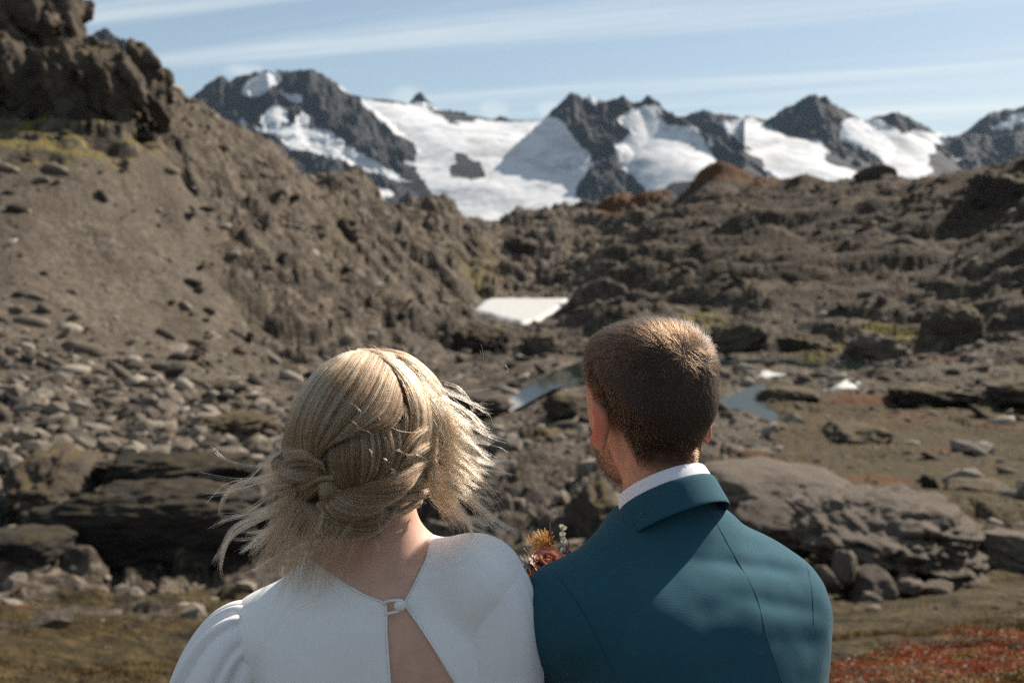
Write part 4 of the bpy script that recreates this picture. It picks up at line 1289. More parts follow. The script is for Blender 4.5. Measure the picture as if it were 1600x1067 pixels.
# ---- loose rocks: the largest are things, the thousands of small ones one mass
def scatter(n, seed):
    g = np.random.default_rng(seed)
    az = g.uniform(-.46, .46, n); r = np.exp(g.uniform(math.log(12), math.log(430), n))
    x, y = r * np.sin(az), r * np.cos(az)
    h = base_height(x, y)
    az_px, r, scree, cliff, hill, near, wob2 = zones(x, y, h)
    foot = sstep(50, 58, r) * sstep(96, 78, r) * sstep(560, 400, az_px)
    clump = sstep(-.1, .5, perlin3(x / 7, y / 7, 3.3))
    w = .10 + .9 * scree * (.40 + .60 * clump) + .8 * foot * (.06 + .94 * clump) + .35 * (1 - scree) * clump * sstep(30, 60, r)
    w = w * (1 - .75 * sstep(1150, 1300, az_px) * sstep(110, 80, r)) * (1 - .9 * sstep(26, 14, r)) * (1 - .55 * hill)
    ok = g.random(n) < w / 1.6
    for poly in (POND, STREAM, POOL, SNOW): ok &= poly_dist(x, y, poly) > .6
    x, y, foot, scree = x[ok], y[ok], foot[ok], scree[ok]
    size = .085 * (1 - g.random(len(x))) ** -.80 * (1 + .25 * foot) * (.55 + .45 * np.minimum(np.hypot(x, y) / 70, 2.2))
    size = size * (1 - .70 * scree * sstep(84, 96, np.hypot(x, y)))
    size = np.minimum(size, 1.45) * (.35 + .65 * sstep(24, 55, np.hypot(x, y)))
    return x, y, size, scree


rx_, ry_, rs_, rsc = scatter(190000, 4)
app = rs_ / np.hypot(rx_, ry_) * F_PX
order = np.argsort(-app)
big, rest = order[:290], order[290:]
rest = rest[app[rest] > 1.9][:52000]
protos = [fast_mesh("rock", *rock_shape(100 + i, 1, 2.2, .26, 12)) for i in range(10)]
for i, m in enumerate(protos): m.polygons.foreach_set('use_smooth', [False] * len(m.polygons))
for i, m in enumerate(protos): m.materials.append(M_ROCK_PALE if i < 9 else M_ROCK)
hz_ = land(rx_[big], ry_[big])
for j, i in enumerate(big):
    o = bpy.data.objects.new("rock", protos[rng.integers(0, 10)])
    COL.objects.link(o)
    s = rs_[i] * .52
    o.location = (float(rx_[i]), float(ry_[i]), float(hz_[j] + s * .15))
    o.rotation_euler = (rng.uniform(-.5, .5), rng.uniform(-.5, .5), rng.uniform(0, 6.28))
    o.scale = (s * rng.uniform(.9, 1.7), s * rng.uniform(.7, 1.2), s * rng.uniform(.5, .95))
    apx = 800 + F_PX * rx_[i] / ry_[i]; hh = hz_[j]
    if apx < 640 and math.hypot(rx_[i], ry_[i]) > 88: zl, zg = "loose pale rock high on the left scree slope below the crag", "rocks high on the left slope"
    elif apx < 640: zl, zg = "pale block in the rubble field at the foot of the left scree", "rubble at the foot of the scree"
    elif math.hypot(rx_[i], ry_[i]) > 125: zl, zg = "loose rock on the rough ground around the upper snow patch and right hill", "rocks on the far ridges"
    elif apx < 1000: zl, zg = "loose stone on the gravelly valley floor between the two heads", "stones on the middle valley floor"
    else: zl, zg = "loose stone on the brown meadow right of the man", "stones on the right meadow"
    tag(o, zl, "rock", zg)


def mass_of_rocks(name, idx, mat):
    Vs = [rock_shape(200 + i, 1, 2.2, .25, 5)[0] for i in range(6)]; V0, F0 = ico(1)
    Vs = [v * np.array([1.25, .85, .75]) for v in Vs]
    small = [np.array(v) for v in (ico(0) if False else ico(1))[:1]]
    z = land(rx_[idx], ry_[idx])
    n = len(idx); m = len(V0)
    pick = rng.integers(0, 6, n); Vp = np.stack(Vs)[pick]
    s = rs_[idx] * .62
    Vp = Vp * (s[:, None] * rng.uniform(.75, 1.3, (n, 3)) * np.array([1.15, 1, .75]))[:, None, :]
    a = rng.uniform(0, 6.28, n); ca, sa = np.cos(a)[:, None], np.sin(a)[:, None]
    t = rng.normal(size=n)[:, None] * .35
    x, y, zz = Vp[..., 0] * ca - Vp[..., 1] * sa, Vp[..., 0] * sa + Vp[..., 1] * ca, Vp[..., 2]
    zz = zz + x * t
    V = np.stack([x + rx_[idx][:, None], y + ry_[idx][:, None], zz + (z + s * .12)[:, None]], -1).reshape(-1, 3)
    Fc = (F0[None] + (np.arange(n) * m)[:, None, None]).reshape(-1, 3)
    o = link_mesh(name, fast_mesh(name, V, Fc), mat, smooth=False)
    return tag(o, "countless small loose stones spread over the slopes and valley floor", "scree", kind="stuff")


def scree_material():
    t = NT("scree_stones")
    g = t.n.new("ShaderNodeNewGeometry")
    c = t.ramp(g.outputs["Random Per Island"], [(0, (.026, .020, .015)), (.4, (.072, .057, .043)), (.75, (.155, .127, .099)), (1, (.36, .315, .26))])
    c = t.mix(t.rng(t.noise(t.pos(), 5, 5, .7), .35, .7, 0, .5), c, (.055, .046, .037))
    t.b("Base Color", c); t.b("Roughness", .93); t.b("Specular IOR Level", .2)
    return t.mat


mass_of_rocks("scree", rest, scree_material())

# ---- what grows close by: red and russet dwarf shrubs at the right, sedge and heath elsewhere
def leaf_mass(name, xs_, ys_, hgt, size, cols, label, cat, upright=.3, seed=1):
    g = np.random.default_rng(seed)
    n = len(xs_)
    mound = np.clip(.25 + 1.1 * perlin3(xs_ / .42, ys_ / .42, seed * 1.7) + .5 * perlin3(xs_ / .17, ys_ / .17, seed * 2.7), 0.05, 1.4)
    z = land(xs_, ys_) + hgt * mound * g.random(n) ** .55
    nrm = g.normal(size=(n, 3)) + np.array([0, 0, .8 * (1 - upright)])
    nrm /= np.linalg.norm(nrm, axis=1)[:, None]
    a = np.cross(nrm, g.normal(size=(n, 3))); a /= np.linalg.norm(a, axis=1)[:, None]
    a = a * (1 - upright) + np.array([0, 0, 1.0]) * upright + g.normal(size=(n, 3)) * .1; a /= np.linalg.norm(a, axis=1)[:, None]
    b = np.cross(nrm, a); b /= np.linalg.norm(b, axis=1)[:, None] + 1e-9
    s = size * g.uniform(.6, 1.4, n)[:, None]
    w = s * (.42 if upright < .6 else .07)
    c = np.stack([xs_, ys_, z], 1)
    V = np.stack([c - a * s * .5, c + b * w, c + a * s * .5 + nrm * s * .12, c - b * w], 1).reshape(-1, 3)
    Fc = np.arange(4 * n).reshape(n, 4)
    me = fast_mesh(name, V, Fc)
    pa = np.clip(.5 + .55 * perlin3(xs_ / .5, ys_ / .5, seed * 3.3) + .25 * perlin3(xs_ / .16, ys_ / .16, seed * 5.3) + g.normal(size=n) * .12, 0, 1)
    add_attr(me, "tone", np.repeat(pa, 4))
    t = NT(name + "_leaves")
    col_ = t.ramp(t.attr("tone"), cols)
    t.b("Base Color", col_); t.b("Roughness", .6); t.b("Specular IOR Level", .3)
    tr = t.n.new("ShaderNodeBsdfTranslucent"); t.l.new(col_, tr.inputs[0])
    mx = t.n.new("ShaderNodeMixShader"); mx.inputs[0].default_value = .35
    t.l.new(t.bsdf.outputs[0], mx.inputs[1]); t.l.new(tr.outputs[0], mx.inputs[2]); t.l.new(mx.outputs[0], t.out.inputs[0])
    return tag(link_mesh(name, me, t.mat, smooth=False), label, cat, kind="stuff")


g = np.random.default_rng(9)
n = 230000
yy = g.uniform(5.2, 10.2, n); xx = g.uniform(.16, .62, n) * yy
edge = 7.3 + .8 * perlin3(xx / 1.2, yy / 1.2, 1.1) - 1.1 * sstep(.34, .22, xx / yy)
k = (yy < edge) & (g.random(n) < .42 + .5 * perlin3(xx / .7, yy / .7, 4.4))
leaf_mass("dwarf_shrub", xx[k], yy[k], .16, .0155, [(0, (.045, .030, .010)), (.25, (.11, .055, .016)), (.42, (.21, .040, .016)), (.62, (.26, .055, .022)), (.78, (.22, .10, .028)), (.92, (.25, .17, .040)), (1, (.12, .11, .028))],
          "low red and russet dwarf shrubs at the lower right beside the man's arm", "shrubs", .15, 5)
n = 240000
r_ = np.exp(g.uniform(math.log(6.5), math.log(30), n)); a_ = g.uniform(-.47, .47, n); xx, yy = r_ * np.sin(a_), r_ * np.cos(a_)
k = (g.random(n) < (.20 + .8 * perlin3(xx / 1.7, yy / 1.7, 7.4)) * sstep(26, 11, r_ + 4 * perlin3(xx / 2.5, yy / 2.5, 2.2) - 5 * sstep(.2, .3, a_))) & ~((a_ > .2) & (r_ < 8))
leaf_mass("sedge", xx[k], yy[k], .06, .065, [(0, (.026, .017, .007)), (.3, (.055, .036, .013)), (.55, (.090, .060, .022)), (.8, (.14, .095, .040)), (1, (.22, .165, .095))], "brown and olive sedge covering the near slope", "sedge", .72, 6)
# ================================================================== THE MAN
M_SKIN_M = skin_material("tanned_skin", (.50, .25, .165))
M_TEAL = cloth_material("teal_wool", (.022, .088, .122), 230, .2, .04, .9, .28, .12)
M_SHIRT = cloth_material("white_shirt_cotton", (.74, .74, .80), 900, .1, .05, .85, .03, .03)
M_THREAD = plain("dark_teal_thread", (.010, .040, .058), .9)
M_TROUSER = cloth_material("charcoal_trousers", (.03, .032, .036), 420, .3, .1, .9, .2)
M_SHOE = plain("brown_leather", (.06, .03, .018), .4)

groom = tag(empty("person", (P(1068, 790, 1.53)[0], P(1068, 790, 1.53)[1], 0)),
            "short haired bearded man in a teal suit jacket, seen from behind, close beside the woman", "person")
_psi = R(36)
gR = np.array([math.cos(_psi), math.sin(_psi), 0]); gF = np.array([-math.sin(_psi), math.cos(_psi), 0]); gU = np.array([0, 0, 1.0])
_ln = R(19)                                  # he leans forward, back rounded
gF, gU = gF * math.cos(_ln) - gU * math.sin(_ln), gU * math.cos(_ln) + gF * math.sin(_ln)
_fl = unit(gF * (1, 1, 0))
G0 = P(1062, 806, 1.53)


def gl(r, f, u): return G0 + r * gR + f * gF + u * gU


_hy = R(23)
hR = np.array([math.cos(_hy), math.sin(_hy), 0]); hF = np.array([-math.sin(_hy), math.cos(_hy), 0])
hU = unit(np.array([0, 0, 1.0]) + .10 * hF); hF = unit(hF - hU * (hF @ hU)); hR = np.cross(hF, hU)
H0 = P(1014, 608, 1.535)


def hl(r, f, u): return H0 + r * hR + f * hF + u * hU


HA = (hR, hF, hU)
# ---- body: head, neck, trunk, arms, hands and legs in one skin
bq = P(852, 905, 1.80)                      # where the bouquet is held
GRIP = P(856, 1045, 1.79)
xs = axis(G0[0] - .42, G0[0] + .42, .006, (H0[0] - .115, H0[0] + .115, .003))
ys = axis(G0[1] - .40, G0[1] + .46, .007, (H0[1] - .12, H0[1] + .15, .0032))
zs = axis(-.02, G0[2] + .02, .012, (H0[2] - .30, H0[2] + .13, .003))
zs = zs[zs < H0[2] + .14]
B = Field(xs, ys, zs)
B.add(B.ellipsoid(hl(0, 0, .004), (.0745, .095, .0812), HA, 2.6), 0)
B.add(B.ellipsoid(hl(0, .035, -.062), (.056, .066, .066), HA), .03)
B.add(B.ellipsoid(hl(0, .075, -.098), (.030, .026, .024), HA), .03)           # chin
B.add(B.ellipsoid(hl(0, .100, -.030), (.011, .018, .022), HA), .015)          # nose
B.add(B.ellipsoid(hl(0, .088, .012), (.048, .012, .010), HA), .015)           # brow
B.add(B.ellipsoid(hl(0, .092, -.068), (.022, .010, .008), HA), .008)          # lips
for s in (-1, 1): B.cut(B.ellipsoid(hl(s * .030, .098, -.006), (.013, .012, .009), HA), .006)
NK0, NK1 = hl(.002, -.018, -.055), gl(-.028, .016, -.03)
B.add(B.cone(NK0, NK1, .0500, .0480), .02)
B_BARE = B.f.copy()
# ears
for s in (-1, 1):
    ea = (unit(hR * s * .55 + hF * -.75), unit(hF * .75 + hR * s * .55), hU)
    B.add(B.ellipsoid(hl(s * .0835, -.010, -.045), (.006, .0180, .034), (unit(hR - hF * s * .45), unit(hF + hR * s * .45), unit(hU + .12 * hF))), .007)
    B.cut(B.ellipsoid(hl(s * .092, .000, -.041), (.006, .008, .015), HA), .006)
# trunk and limbs
B.add(B.ellipsoid(gl(0, .025, -.26), (.150, .100, .30), (gR, gF, gU)), .04)
B.add(B.cone(gl(-.13, .01, -.125), gl(.13, .01, -.125), .050, .050), .035)
B.add(B.ellipsoid(gl(0, .03, -.62), (.145, .105, .20), (gR, gF, gU)), .05)
L_SH, R_SH = gl(-.176, .050, -.098), gl(.112, .012, -.132)
L_EL, R_EL = L_SH + np.array([-.04, .16, -.25]), R_SH + np.array([-.002, .05, -.28])
L_WR = GRIP + np.array([.055, -.045, -.02]); R_WR = R_EL + np.array([-.20, .16, -.07])
for a, b, c in ((L_SH, L_EL, L_WR), (R_SH, R_EL, R_WR)):
    B.add(B.cone(a, b, .047, .037), .03); B.add(B.cone(b, c, .036, .024), .02)


def hand(Fd, w, d, palm_n, k=1.0):
    """palm, four unequal curled fingers and a thumb, rooted at the wrist w, pointing along d"""
    d = unit(d); n = unit(palm_n - d * (palm_n @ d)); s = np.cross(d, n)
    Fd.add(Fd.ellipsoid(w + d * .045, (.040, .019, .046), (s, n, d)), .012)
    for i, (off, ln) in enumerate(((-.027, .036), (-.009, .042), (.009, .040), (.026, .032))):
        a = w + d * .078 + s * off; b = a + unit(d + n * .7) * ln; c = b + unit(d * -.1 + n) * ln * .75; e = c + unit(-d + n * .45) * ln * .55
        Fd.add(Fd.cone(a, b, .0095, .0088), .004); Fd.add(Fd.cone(b, c, .0088, .008), .002); Fd.add(Fd.cone(c, e, .008, .007), .002)
    a = w + d * .028 - s * .034; b = a + unit(-s * .7 + d * .7 + n * .5) * .038; c = b + unit(d * .5 + n * .9 + s * .1) * .032
    Fd.add(Fd.cone(a, b, .0125, .0105), .008); Fd.add(Fd.cone(b, c, .0105, .0085), .002)


hand(B, L_WR, GRIP - L_WR + np.array([0, .0, .02]), np.array([0, 0.9, .45]))
hand(B, R_WR, unit(gF * .6 - gR * .5 - gU * .25), -gU * .6 - gR * .8)
for s in (-1, 1):
    hip = gl(s * .085, .03, -.72); knee = hip + s * .01 * gR + .10 * _fl; ank = hip + s * .015 * gR + .06 * _fl
    ank = np.array([ank[0], ank[1], .09]); knee[2] = .50
    B.add(B.cone(hip, knee, .082, .056), .04); B.add(B.cone(knee, ank, .055, .036), .02)
    B.add(B.cone(ank + np.array([0, 0, -.04]), ank + _fl * .15 + np.array([0, 0, -.065]), .034, .024), .02)
body_me = B.mesh("body")
_v = np.empty(len(body_me.vertices) * 3, np.float32); body_me.vertices.foreach_get("co", _v); _v = _v.reshape(-1, 3)
add_attr(body_me, "flush", np.maximum(*[np.exp(-(np.linalg.norm(_v - hl(s * .088, -.006, -.045), axis=1) / .026) ** 4) for s in (-1, 1)]))
_a, _b, _c = ((_v - H0) @ hR, (_v - H0) @ hF, (_v - H0) @ hU)
_np = np.where(_b < -.035, -.112 + 22 * np.maximum(np.abs(_a) - .024, 0) ** 2, np.maximum(-.112 + 22 * np.maximum(np.abs(_a) - .024, 0) ** 2, -.060 + (_b + .035)))
_np = np.where(_b > .035, np.maximum(_np, .010 + (_b - .035) * 1.4), _np) + .005 * perlin3(_a * 90, _b * 90, 2.5)
add_attr(body_me, "stubble", .92 * sstep(-.006, .024, _c - _np) * (1 - np.maximum(*[np.exp(-(np.linalg.norm(_v - hl(s * .088, -.004, -.045), axis=1) / .027) ** 6) for s in (-1, 1)])))
body = link_mesh("body", body_me, M_SKIN_M, groom)
for s in (-1, 1):
    bm = bmesh.new(); bmesh.ops.create_icosphere(bm, subdivisions=2, radius=.0115)
    me = bpy.data.meshes.new("eye"); bm.to_mesh(me); bm.free()
    o = link_mesh("eye", me, plain("eye_white", (.8, .8, .78), .15) if s < 0 else bpy.data.materials["eye_white"], groom)
    o.location = hl(s * .030, .0855, -.006)

# ---- hair: a close cap and the strands that stand on it
S = Field(axis(H0[0] - .11, H0[0] + .11, .003), axis(H0[1] - .13, H0[1] + .13, .003), axis(H0[2] - .14, H0[2] + .125, .003))
_full = B.f; B.f = B_BARE
S.f = (B.sample(np.stack([S.X.ravel(), S.Y.ravel(), S.Z.ravel()], 1)).reshape(S.X.shape) - .0042).astype(np.float32)
B.f = _full
_a = (S.X - H0[0]) * hR[0] + (S.Y - H0[1]) * hR[1] + (S.Z - H0[2]) * hR[2]
_b = (S.X - H0[0]) * hF[0] + (S.Y - H0[1]) * hF[1] + (S.Z - H0[2]) * hF[2]
_c = (S.X - H0[0]) * hU[0] + (S.Y - H0[1]) * hU[1] + (S.Z - H0[2]) * hU[2]
nap = -.112 + 22 * np.maximum(np.abs(_a) - .024, 0) ** 2 + .010 * perlin3(S.X * 60, S.Y * 60, 3.0)
side = np.where(_b < -.035, nap, np.maximum(nap, -.060 + (_b + .035) * 1.0))
side = np.where(_b > .035, np.maximum(side, .010 + (_b - .035) * 1.4), side)
_sf = S.f.copy()
S.cut((_c - side) * .7, .010)
root_skin = S.mesh("hair_roots")
S.f = _sf
S.cut((_c - side - .040 * (_b < .03)) * .7, .012)
cap = S.mesh("hair")
M_HAIR_M = hair_material("brown_hair", [(0, (.017, .0085, .0045)), (.5, (.034, .0175, .009)), (1, (.062, .034, .018))], .38, .55)
M_SCALP_M = plain("brown_hair_roots", (.030, .019, .012), .9)
hair = link_mesh("hair", cap, M_SCALP_M, groom)


def mesh_points(me, n, seed=1):
    me.calc_loop_triangles()
    co = np.empty(len(me.vertices) * 3, np.float32); me.vertices.foreach_get("co", co); co = co.reshape(-1, 3)
    tr = np.empty(len(me.loop_triangles) * 3, np.int32); me.loop_triangles.foreach_get("vertices", tr); tr = tr.reshape(-1, 3)
    a, b, c = co[tr[:, 0]], co[tr[:, 1]], co[tr[:, 2]]
    ar = np.linalg.norm(np.cross(b - a, c - a), axis=1)
    g = np.random.default_rng(seed)
    i = g.choice(len(tr), n, p=ar / ar.sum()); u = g.random((n, 2)); fl = u.sum(1) > 1; u[fl] = 1 - u[fl]
    return a[i] + u[:, :1] * (b[i] - a[i]) + u[:, 1:] * (c[i] - a[i])


pts = mesh_points(root_skin, 64000, 3)
nr = S.normal(pts)
la, lb, lc = (pts - H0) @ hR, (pts - H0) @ hF, (pts - H0) @ hU
_nap = np.where(lb < -.035, -.112 + 22 * np.maximum(np.abs(la) - .024, 0) ** 2, -.060 + (lb + .035))
outer = (B.sample(pts) > .0012) & (rng.random(len(pts)) < .18 + .82 * sstep(-.004, .026, lc - _nap + .006 * perlin3(la * 120, lb * 120, 1.5)))
pts, nr, la, lb, lc = (q[outer] for q in (pts, nr, la, lb, lc))
W = S.hit(1066, 566)
fl = pts - W
fl = fl + np.array([0, 0, -.085]) * sstep(.06, -.02, lc)[:, None] + hF * (.09 * sstep(.03, .085, lc))[:, None]
th = .55 * np.exp(-np.linalg.norm(pts - W, axis=1) / .02)
fl = fl + np.cross(nr, fl) * th[:, None] * 1.4
fl += rng.normal(size=fl.shape) * .010 + .05 * np.stack([perlin3(pts[:, 0] * 90, pts[:, 1] * 90, pts[:, 2] * 90 + s * 9) for s in range(3)], 1)
fl -= nr * (fl * nr).sum(1)[:, None]
fl /= np.linalg.norm(fl, axis=1)[:, None] + 1e-9
top = sstep(.015, .075, lc + .02 * perlin3(pts[:, 0] * 40, pts[:, 1] * 40, 2.0))
ln = (.0085 + .024 * top) * rng.uniform(.6, 1.25, len(pts)) * (1 - .62 * sstep(-.05, -.105, lc))
lift = .14 + .06 * top + rng.normal(size=len(pts)) * .10
curves = []
tt = np.linspace(0, 1, 5)
for p_, n_, f_, l_, k_ in zip(pts, nr, fl, ln, lift):
    q = p_ - n_ * .001 + l_ * (tt[:, None] * f_ * .9 + (n_ * k_) * (tt - .45 * tt ** 2)[:, None] * 1.3)
    q[2:, 2] -= l_ * .10 * tt[2:] ** 2
    curves.append(q)
strands_object("hair_strands", curves, rng.uniform(.00011, .00019, len(curves)), M_HAIR_M, groom, tone=.40 + .22 * rng.normal(size=len(curves)) + .25 * perlin3(pts[:, 0] * 160, pts[:, 1] * 160, pts[:, 2] * 160))

# ---- beard along the jaw
bp = mesh_points(body.data, 300000, 5)
la, lb, lc = (bp - H0) @ hR, (bp - H0) @ hF, (bp - H0) @ hU
sel = (lc < -.048 - .3 * np.maximum(.06 - lb, 0)) & (lc > -.135) & (lb > .014) & (np.abs(la) < .07) & ~((lb > .085) & (np.abs(la) < .02) & (lc > -.078))
bp = bp[sel]; bn = B.normal(bp); lb = lb[sel]
curves = []
for p_, n_, b_ in zip(bp, bn, lb):
    f_ = unit(n_ * .45 + np.array([0, 0, -.8]) + hF * .2 + rng.normal(size=3) * .18); l_ = (.004 + .006 * min(1, max(0, (b_ - .02) / .06))) * rng.uniform(.6, 1.3)
    curves.append(p_ + tt[:, None] * f_ * l_)
strands_object("beard", curves, .00016, M_HAIR_M, groom, tone=np.full(len(curves), .1))

# ---- jacket
J = Field(axis(G0[0] - .34, G0[0] + .40, .0045), axis(G0[1] - .44, G0[1] + .42, .0045), axis(G0[2] - .74, G0[2] + .09, .0045))
J.add(J.ellipsoid(gl(0, .020, -.27), (.160, .128, .285), (gR, gF, gU)), 0)
J.add(J.cone(gl(-.100, -.016, -.150), gl(.086, -.026, -.146), .082, .082), .08)
J.add(J.cone(gl(-.012, .026, -.036), L_SH + (0, 0, .014), .071, .049), .05)
J.add(J.cone(gl(-.006, .026, -.036), R_SH + (0, 0, .012), .071, .049), .05)
J.add(J.ellipsoid(gl(0, .03, -.55), (.146, .122, .26), (gR, gF, gU)), .06)
for a, b, c in ((L_SH, L_EL, L_WR), (R_SH, R_EL, R_WR)):
    J.add(J.ellipsoid(a + (0, 0, -.004), (.062, .060, .060)), .035)
    J.add(J.cone(a, b, .063, .053), .03)
    J.add(J.cone(b, b + (c - b) * .88, .053, .040), .025)
J.cut(J.cone(gl(0, .02, -.01), gl(0, .055, .12), .050, .075), .01)
J.cut(J.ellipsoid(gl(0, .115, -.06), (.035, .05, .13), (gR, gF, gU)), .02)
hem = J.Z - (G0[2] - .70)
J.cut(hem, .006)
# cloth: long soft folds that run from the shoulders, more where the arm pulls
r_, f_, u_ = (((J.X - G0[0]) * np.float32(v[0]) + (J.Y - G0[1]) * np.float32(v[1]) + (J.Z - G0[2]) * np.float32(v[2])) for v in (gR, gF, gU))
near_sf = np.abs(J.f) < .03
w1 = np.zeros_like(J.f)
rr_, uu_, ff_ = r_[near_sf], u_[near_sf], f_[near_sf]
w1[near_sf] = .0042 * perlin3(rr_ * 9 + uu_ * 3, uu_ * 9 - rr_ * 4, ff_ * 5) + .0030 * np.abs(perlin3(rr_ * 7 - uu_ * 8, uu_ * 16 + rr_ * 5, 3 + ff_ * 4)) + .0012 * perlin3(rr_ * 30, uu_ * 34, ff_ * 20) \
    + .0050 * np.exp(-((uu_ + .085 + .25 * (rr_ - .03)) / .010) ** 2) * sstep(.12, .02, np.abs(rr_ - .02)) * -1 + .0042 * np.exp(-((uu_ + .135 + .3 * (rr_ - .03)) / .012) ** 2) * sstep(.10, .01, np.abs(rr_ - .03)) * -1
J.f = J.f - w1
jacket = link_mesh("jacket", J.mesh("jacket"), M_TEAL, groom)


from mathutils.bvhtree import BVHTree
_bv = BVHTree.FromPolygons([v.co[:] for v in jacket.data.vertices], [tuple(p.vertices) for p in jacket.data.polygons])


def seam(name, pts, mat, parent, rad=.00055, n=70):
    """a thread laid in the cloth along a line, just proud of it"""
    q = spline(np.array(pts, float), n); w = []
    for a, b in q:
        o_ = Vector((0, 0, CAM_Z)); d_ = (Vector(P(a, b, 1.0)) - o_).normalized()
        loc, nor, idx, dist = _bv.ray_cast(o_, d_)
        if loc is not None: w.append(loc - d_ * .0001)
    w = np.array(w)
    for it in range(3): w[1:-1] = w[1:-1] * .5 + .25 * (w[:-2] + w[2:])
    return tube(name, w, rad, mat, parent, 6)


seam("seam", [(1104, 797), (1122, 822), (1143, 860), (1165, 898), (1183, 934), (1192, 970), (1203, 1010), (1217, 1050), (1228, 1085)], M_THREAD, groom)
seam("seam", [(868, 893), (885, 918), (905, 945), (925, 980), (942, 1015), (958, 1050), (972, 1085)], M_THREAD, groom)
seam("seam", [(1236, 846), (1247, 858), (1258, 876), (1266, 905), (1270, 940), (1271, 975)], M_THREAD, groom)


# ---- collars: a band round the neck that folds over
def collar(name, c, tilt, rows, mat, parent, a0=-2.5, a1=2.5, n=90, thick=.0022):
    """rows [(half width, half depth, height)] from the inside top over the fold to the outer edge"""
    up = unit(gU * math.cos(tilt) + gF * math.sin(tilt)); fw = unit(gF * math.cos(tilt) - gU * math.sin(tilt))
    an = np.linspace(a0, a1, n)
    V = []
    for rx, ry, h in rows:
        V.append(c + np.outer(np.sin(an) * rx, gR) - np.outer(np.cos(an) * ry, fw) + np.outer(np.full(n, h) if np.ndim(h) == 0 else h(an), up))
    V = np.array(V); m = len(rows)
    idx = np.arange(m * n).reshape(m, n)
    Fc = np.stack([idx[:-1, :-1], idx[:-1, 1:], idx[1:, 1:], idx[1:, :-1]], -1).reshape(-1, 4)
    o = link_mesh(name, fast_mesh(name, V.reshape(-1, 3), Fc), mat, parent)
    sd = o.modifiers.new("thickness", 'SOLIDIFY'); sd.thickness = thick; sd.offset = 0
    sb = o.modifiers.new("smooth", 'SUBSURF'); sb.levels = 1; sb.render_levels = 2
    return o


_up = unit(gU * math.cos(R(14)) + gF * math.sin(R(14)))
_t = (NK1[2] + .078 - NK1[2]) / (NK0[2] - NK1[2])
CC = NK1 + (NK0 - NK1) * _t - .052 * _up - .003 * gF
TILT = R(14)
drop = lambda h, k=.0: (lambda an: h - k * (1 - np.cos(an)))
collar("shirt_collar", CC, TILT, [(.0585, .0585, .015), (.0590, .0592, .044), (.0598, .0602, .053), (.0615, .0622, .0535), (.0634, .0644, .040), (.0650, .0660, .018)], M_SHIRT, groom)
collar("jacket_collar", CC, TILT, [(.0645, .0645, .004), (.0652, .0654, .026), (.0660, .0664, .0355), (.0674, .0680, .0352), (.0684, .0698, .018), (.0704, .0724, .000), (.0708, .0730, -.007)], M_TEAL, groom, thick=.003)

# ---- below the picture: trousers and shoes
TR = Field(axis(G0[0] - .24, G0[0] + .42, .012), axis(G0[1] - .48, G0[1] + .24, .012), axis(.03, G0[2] - .55, .014))
TR.add(TR.ellipsoid(gl(0, .03, -.72), (.150, .115, .14), (gR, gF, gU)), 0)
SH = Field(axis(G0[0] - .26, G0[0] + .42, .008), axis(G0[1] - .45, G0[1] + .36, .008), axis(-.03, .14, .008))
for s in (-1, 1):
    hip = gl(s * .085, .03, -.72); knee = hip + s * .01 * gR + .10 * _fl; knee[2] = .5; ank = hip + s * .015 * gR + .06 * _fl; ank[2] = .08
    TR.add(TR.cone(hip, knee, .098, .074), .03); TR.add(TR.cone(knee, ank, .074, .060), .02)
    SH.add(SH.cone(ank + (0, 0, -.03), ank + _fl * .17 + np.array([0, 0, -.05]), .046, .036), .02)
SH.cut(-(SH.Z - .002), .004)
link_mesh("trousers", TR.mesh("trousers"), M_TROUSER, groom)
link_mesh("shoes", SH.mesh("shoes"), M_SHOE, groom)
# ================================================================== THE WOMAN
M_SKIN_W = skin_material("fair_skin", (.60, .37, .285), .16)
M_DRESS = cloth_material("white_crepe", (.82, .82, .82), 1100, .12, .12, .8, .02, .0)
M_SLEEVE = cloth_material("white_sleeve_crepe", (.80, .79, .80), 1100, .12, .12, .8, .02, .0)
DB = 1.42
bride = tag(empty("person", (P(603, 900, DB)[0], P(603, 900, DB)[1], 0)),
            "blonde woman with a braided updo in a white keyhole back dress, seen from behind", "person")


def PA(px, py, D):
    px, py, D = (np.asarray(a, float) for a in np.broadcast_arrays(px, py, D))
    u = (px - 800.0) / F_PX * D; v = (533.5 - py) / F_PX * D
    return np.stack([u, D * CT + v * ST, CAM_Z - D * ST + v * CT], -1)


_by = R(4)
bR = unit(np.array([math.cos(_by), math.sin(_by), .13])); bF = unit(np.array([-math.sin(_by), math.cos(_by), 0])); bU = np.cross(bR, bF)
HB = P(566, 678, DB)
wR = unit(np.array([1, .05, .10])); wF = unit(np.array([-.05, 1, -.05])); wU = np.cross(wR, wF); wF = np.cross(wU, wR)
WA = (wR, wF, wU)


def wl_(r, f, u): return HB + r * wR + f * wF + u * wU


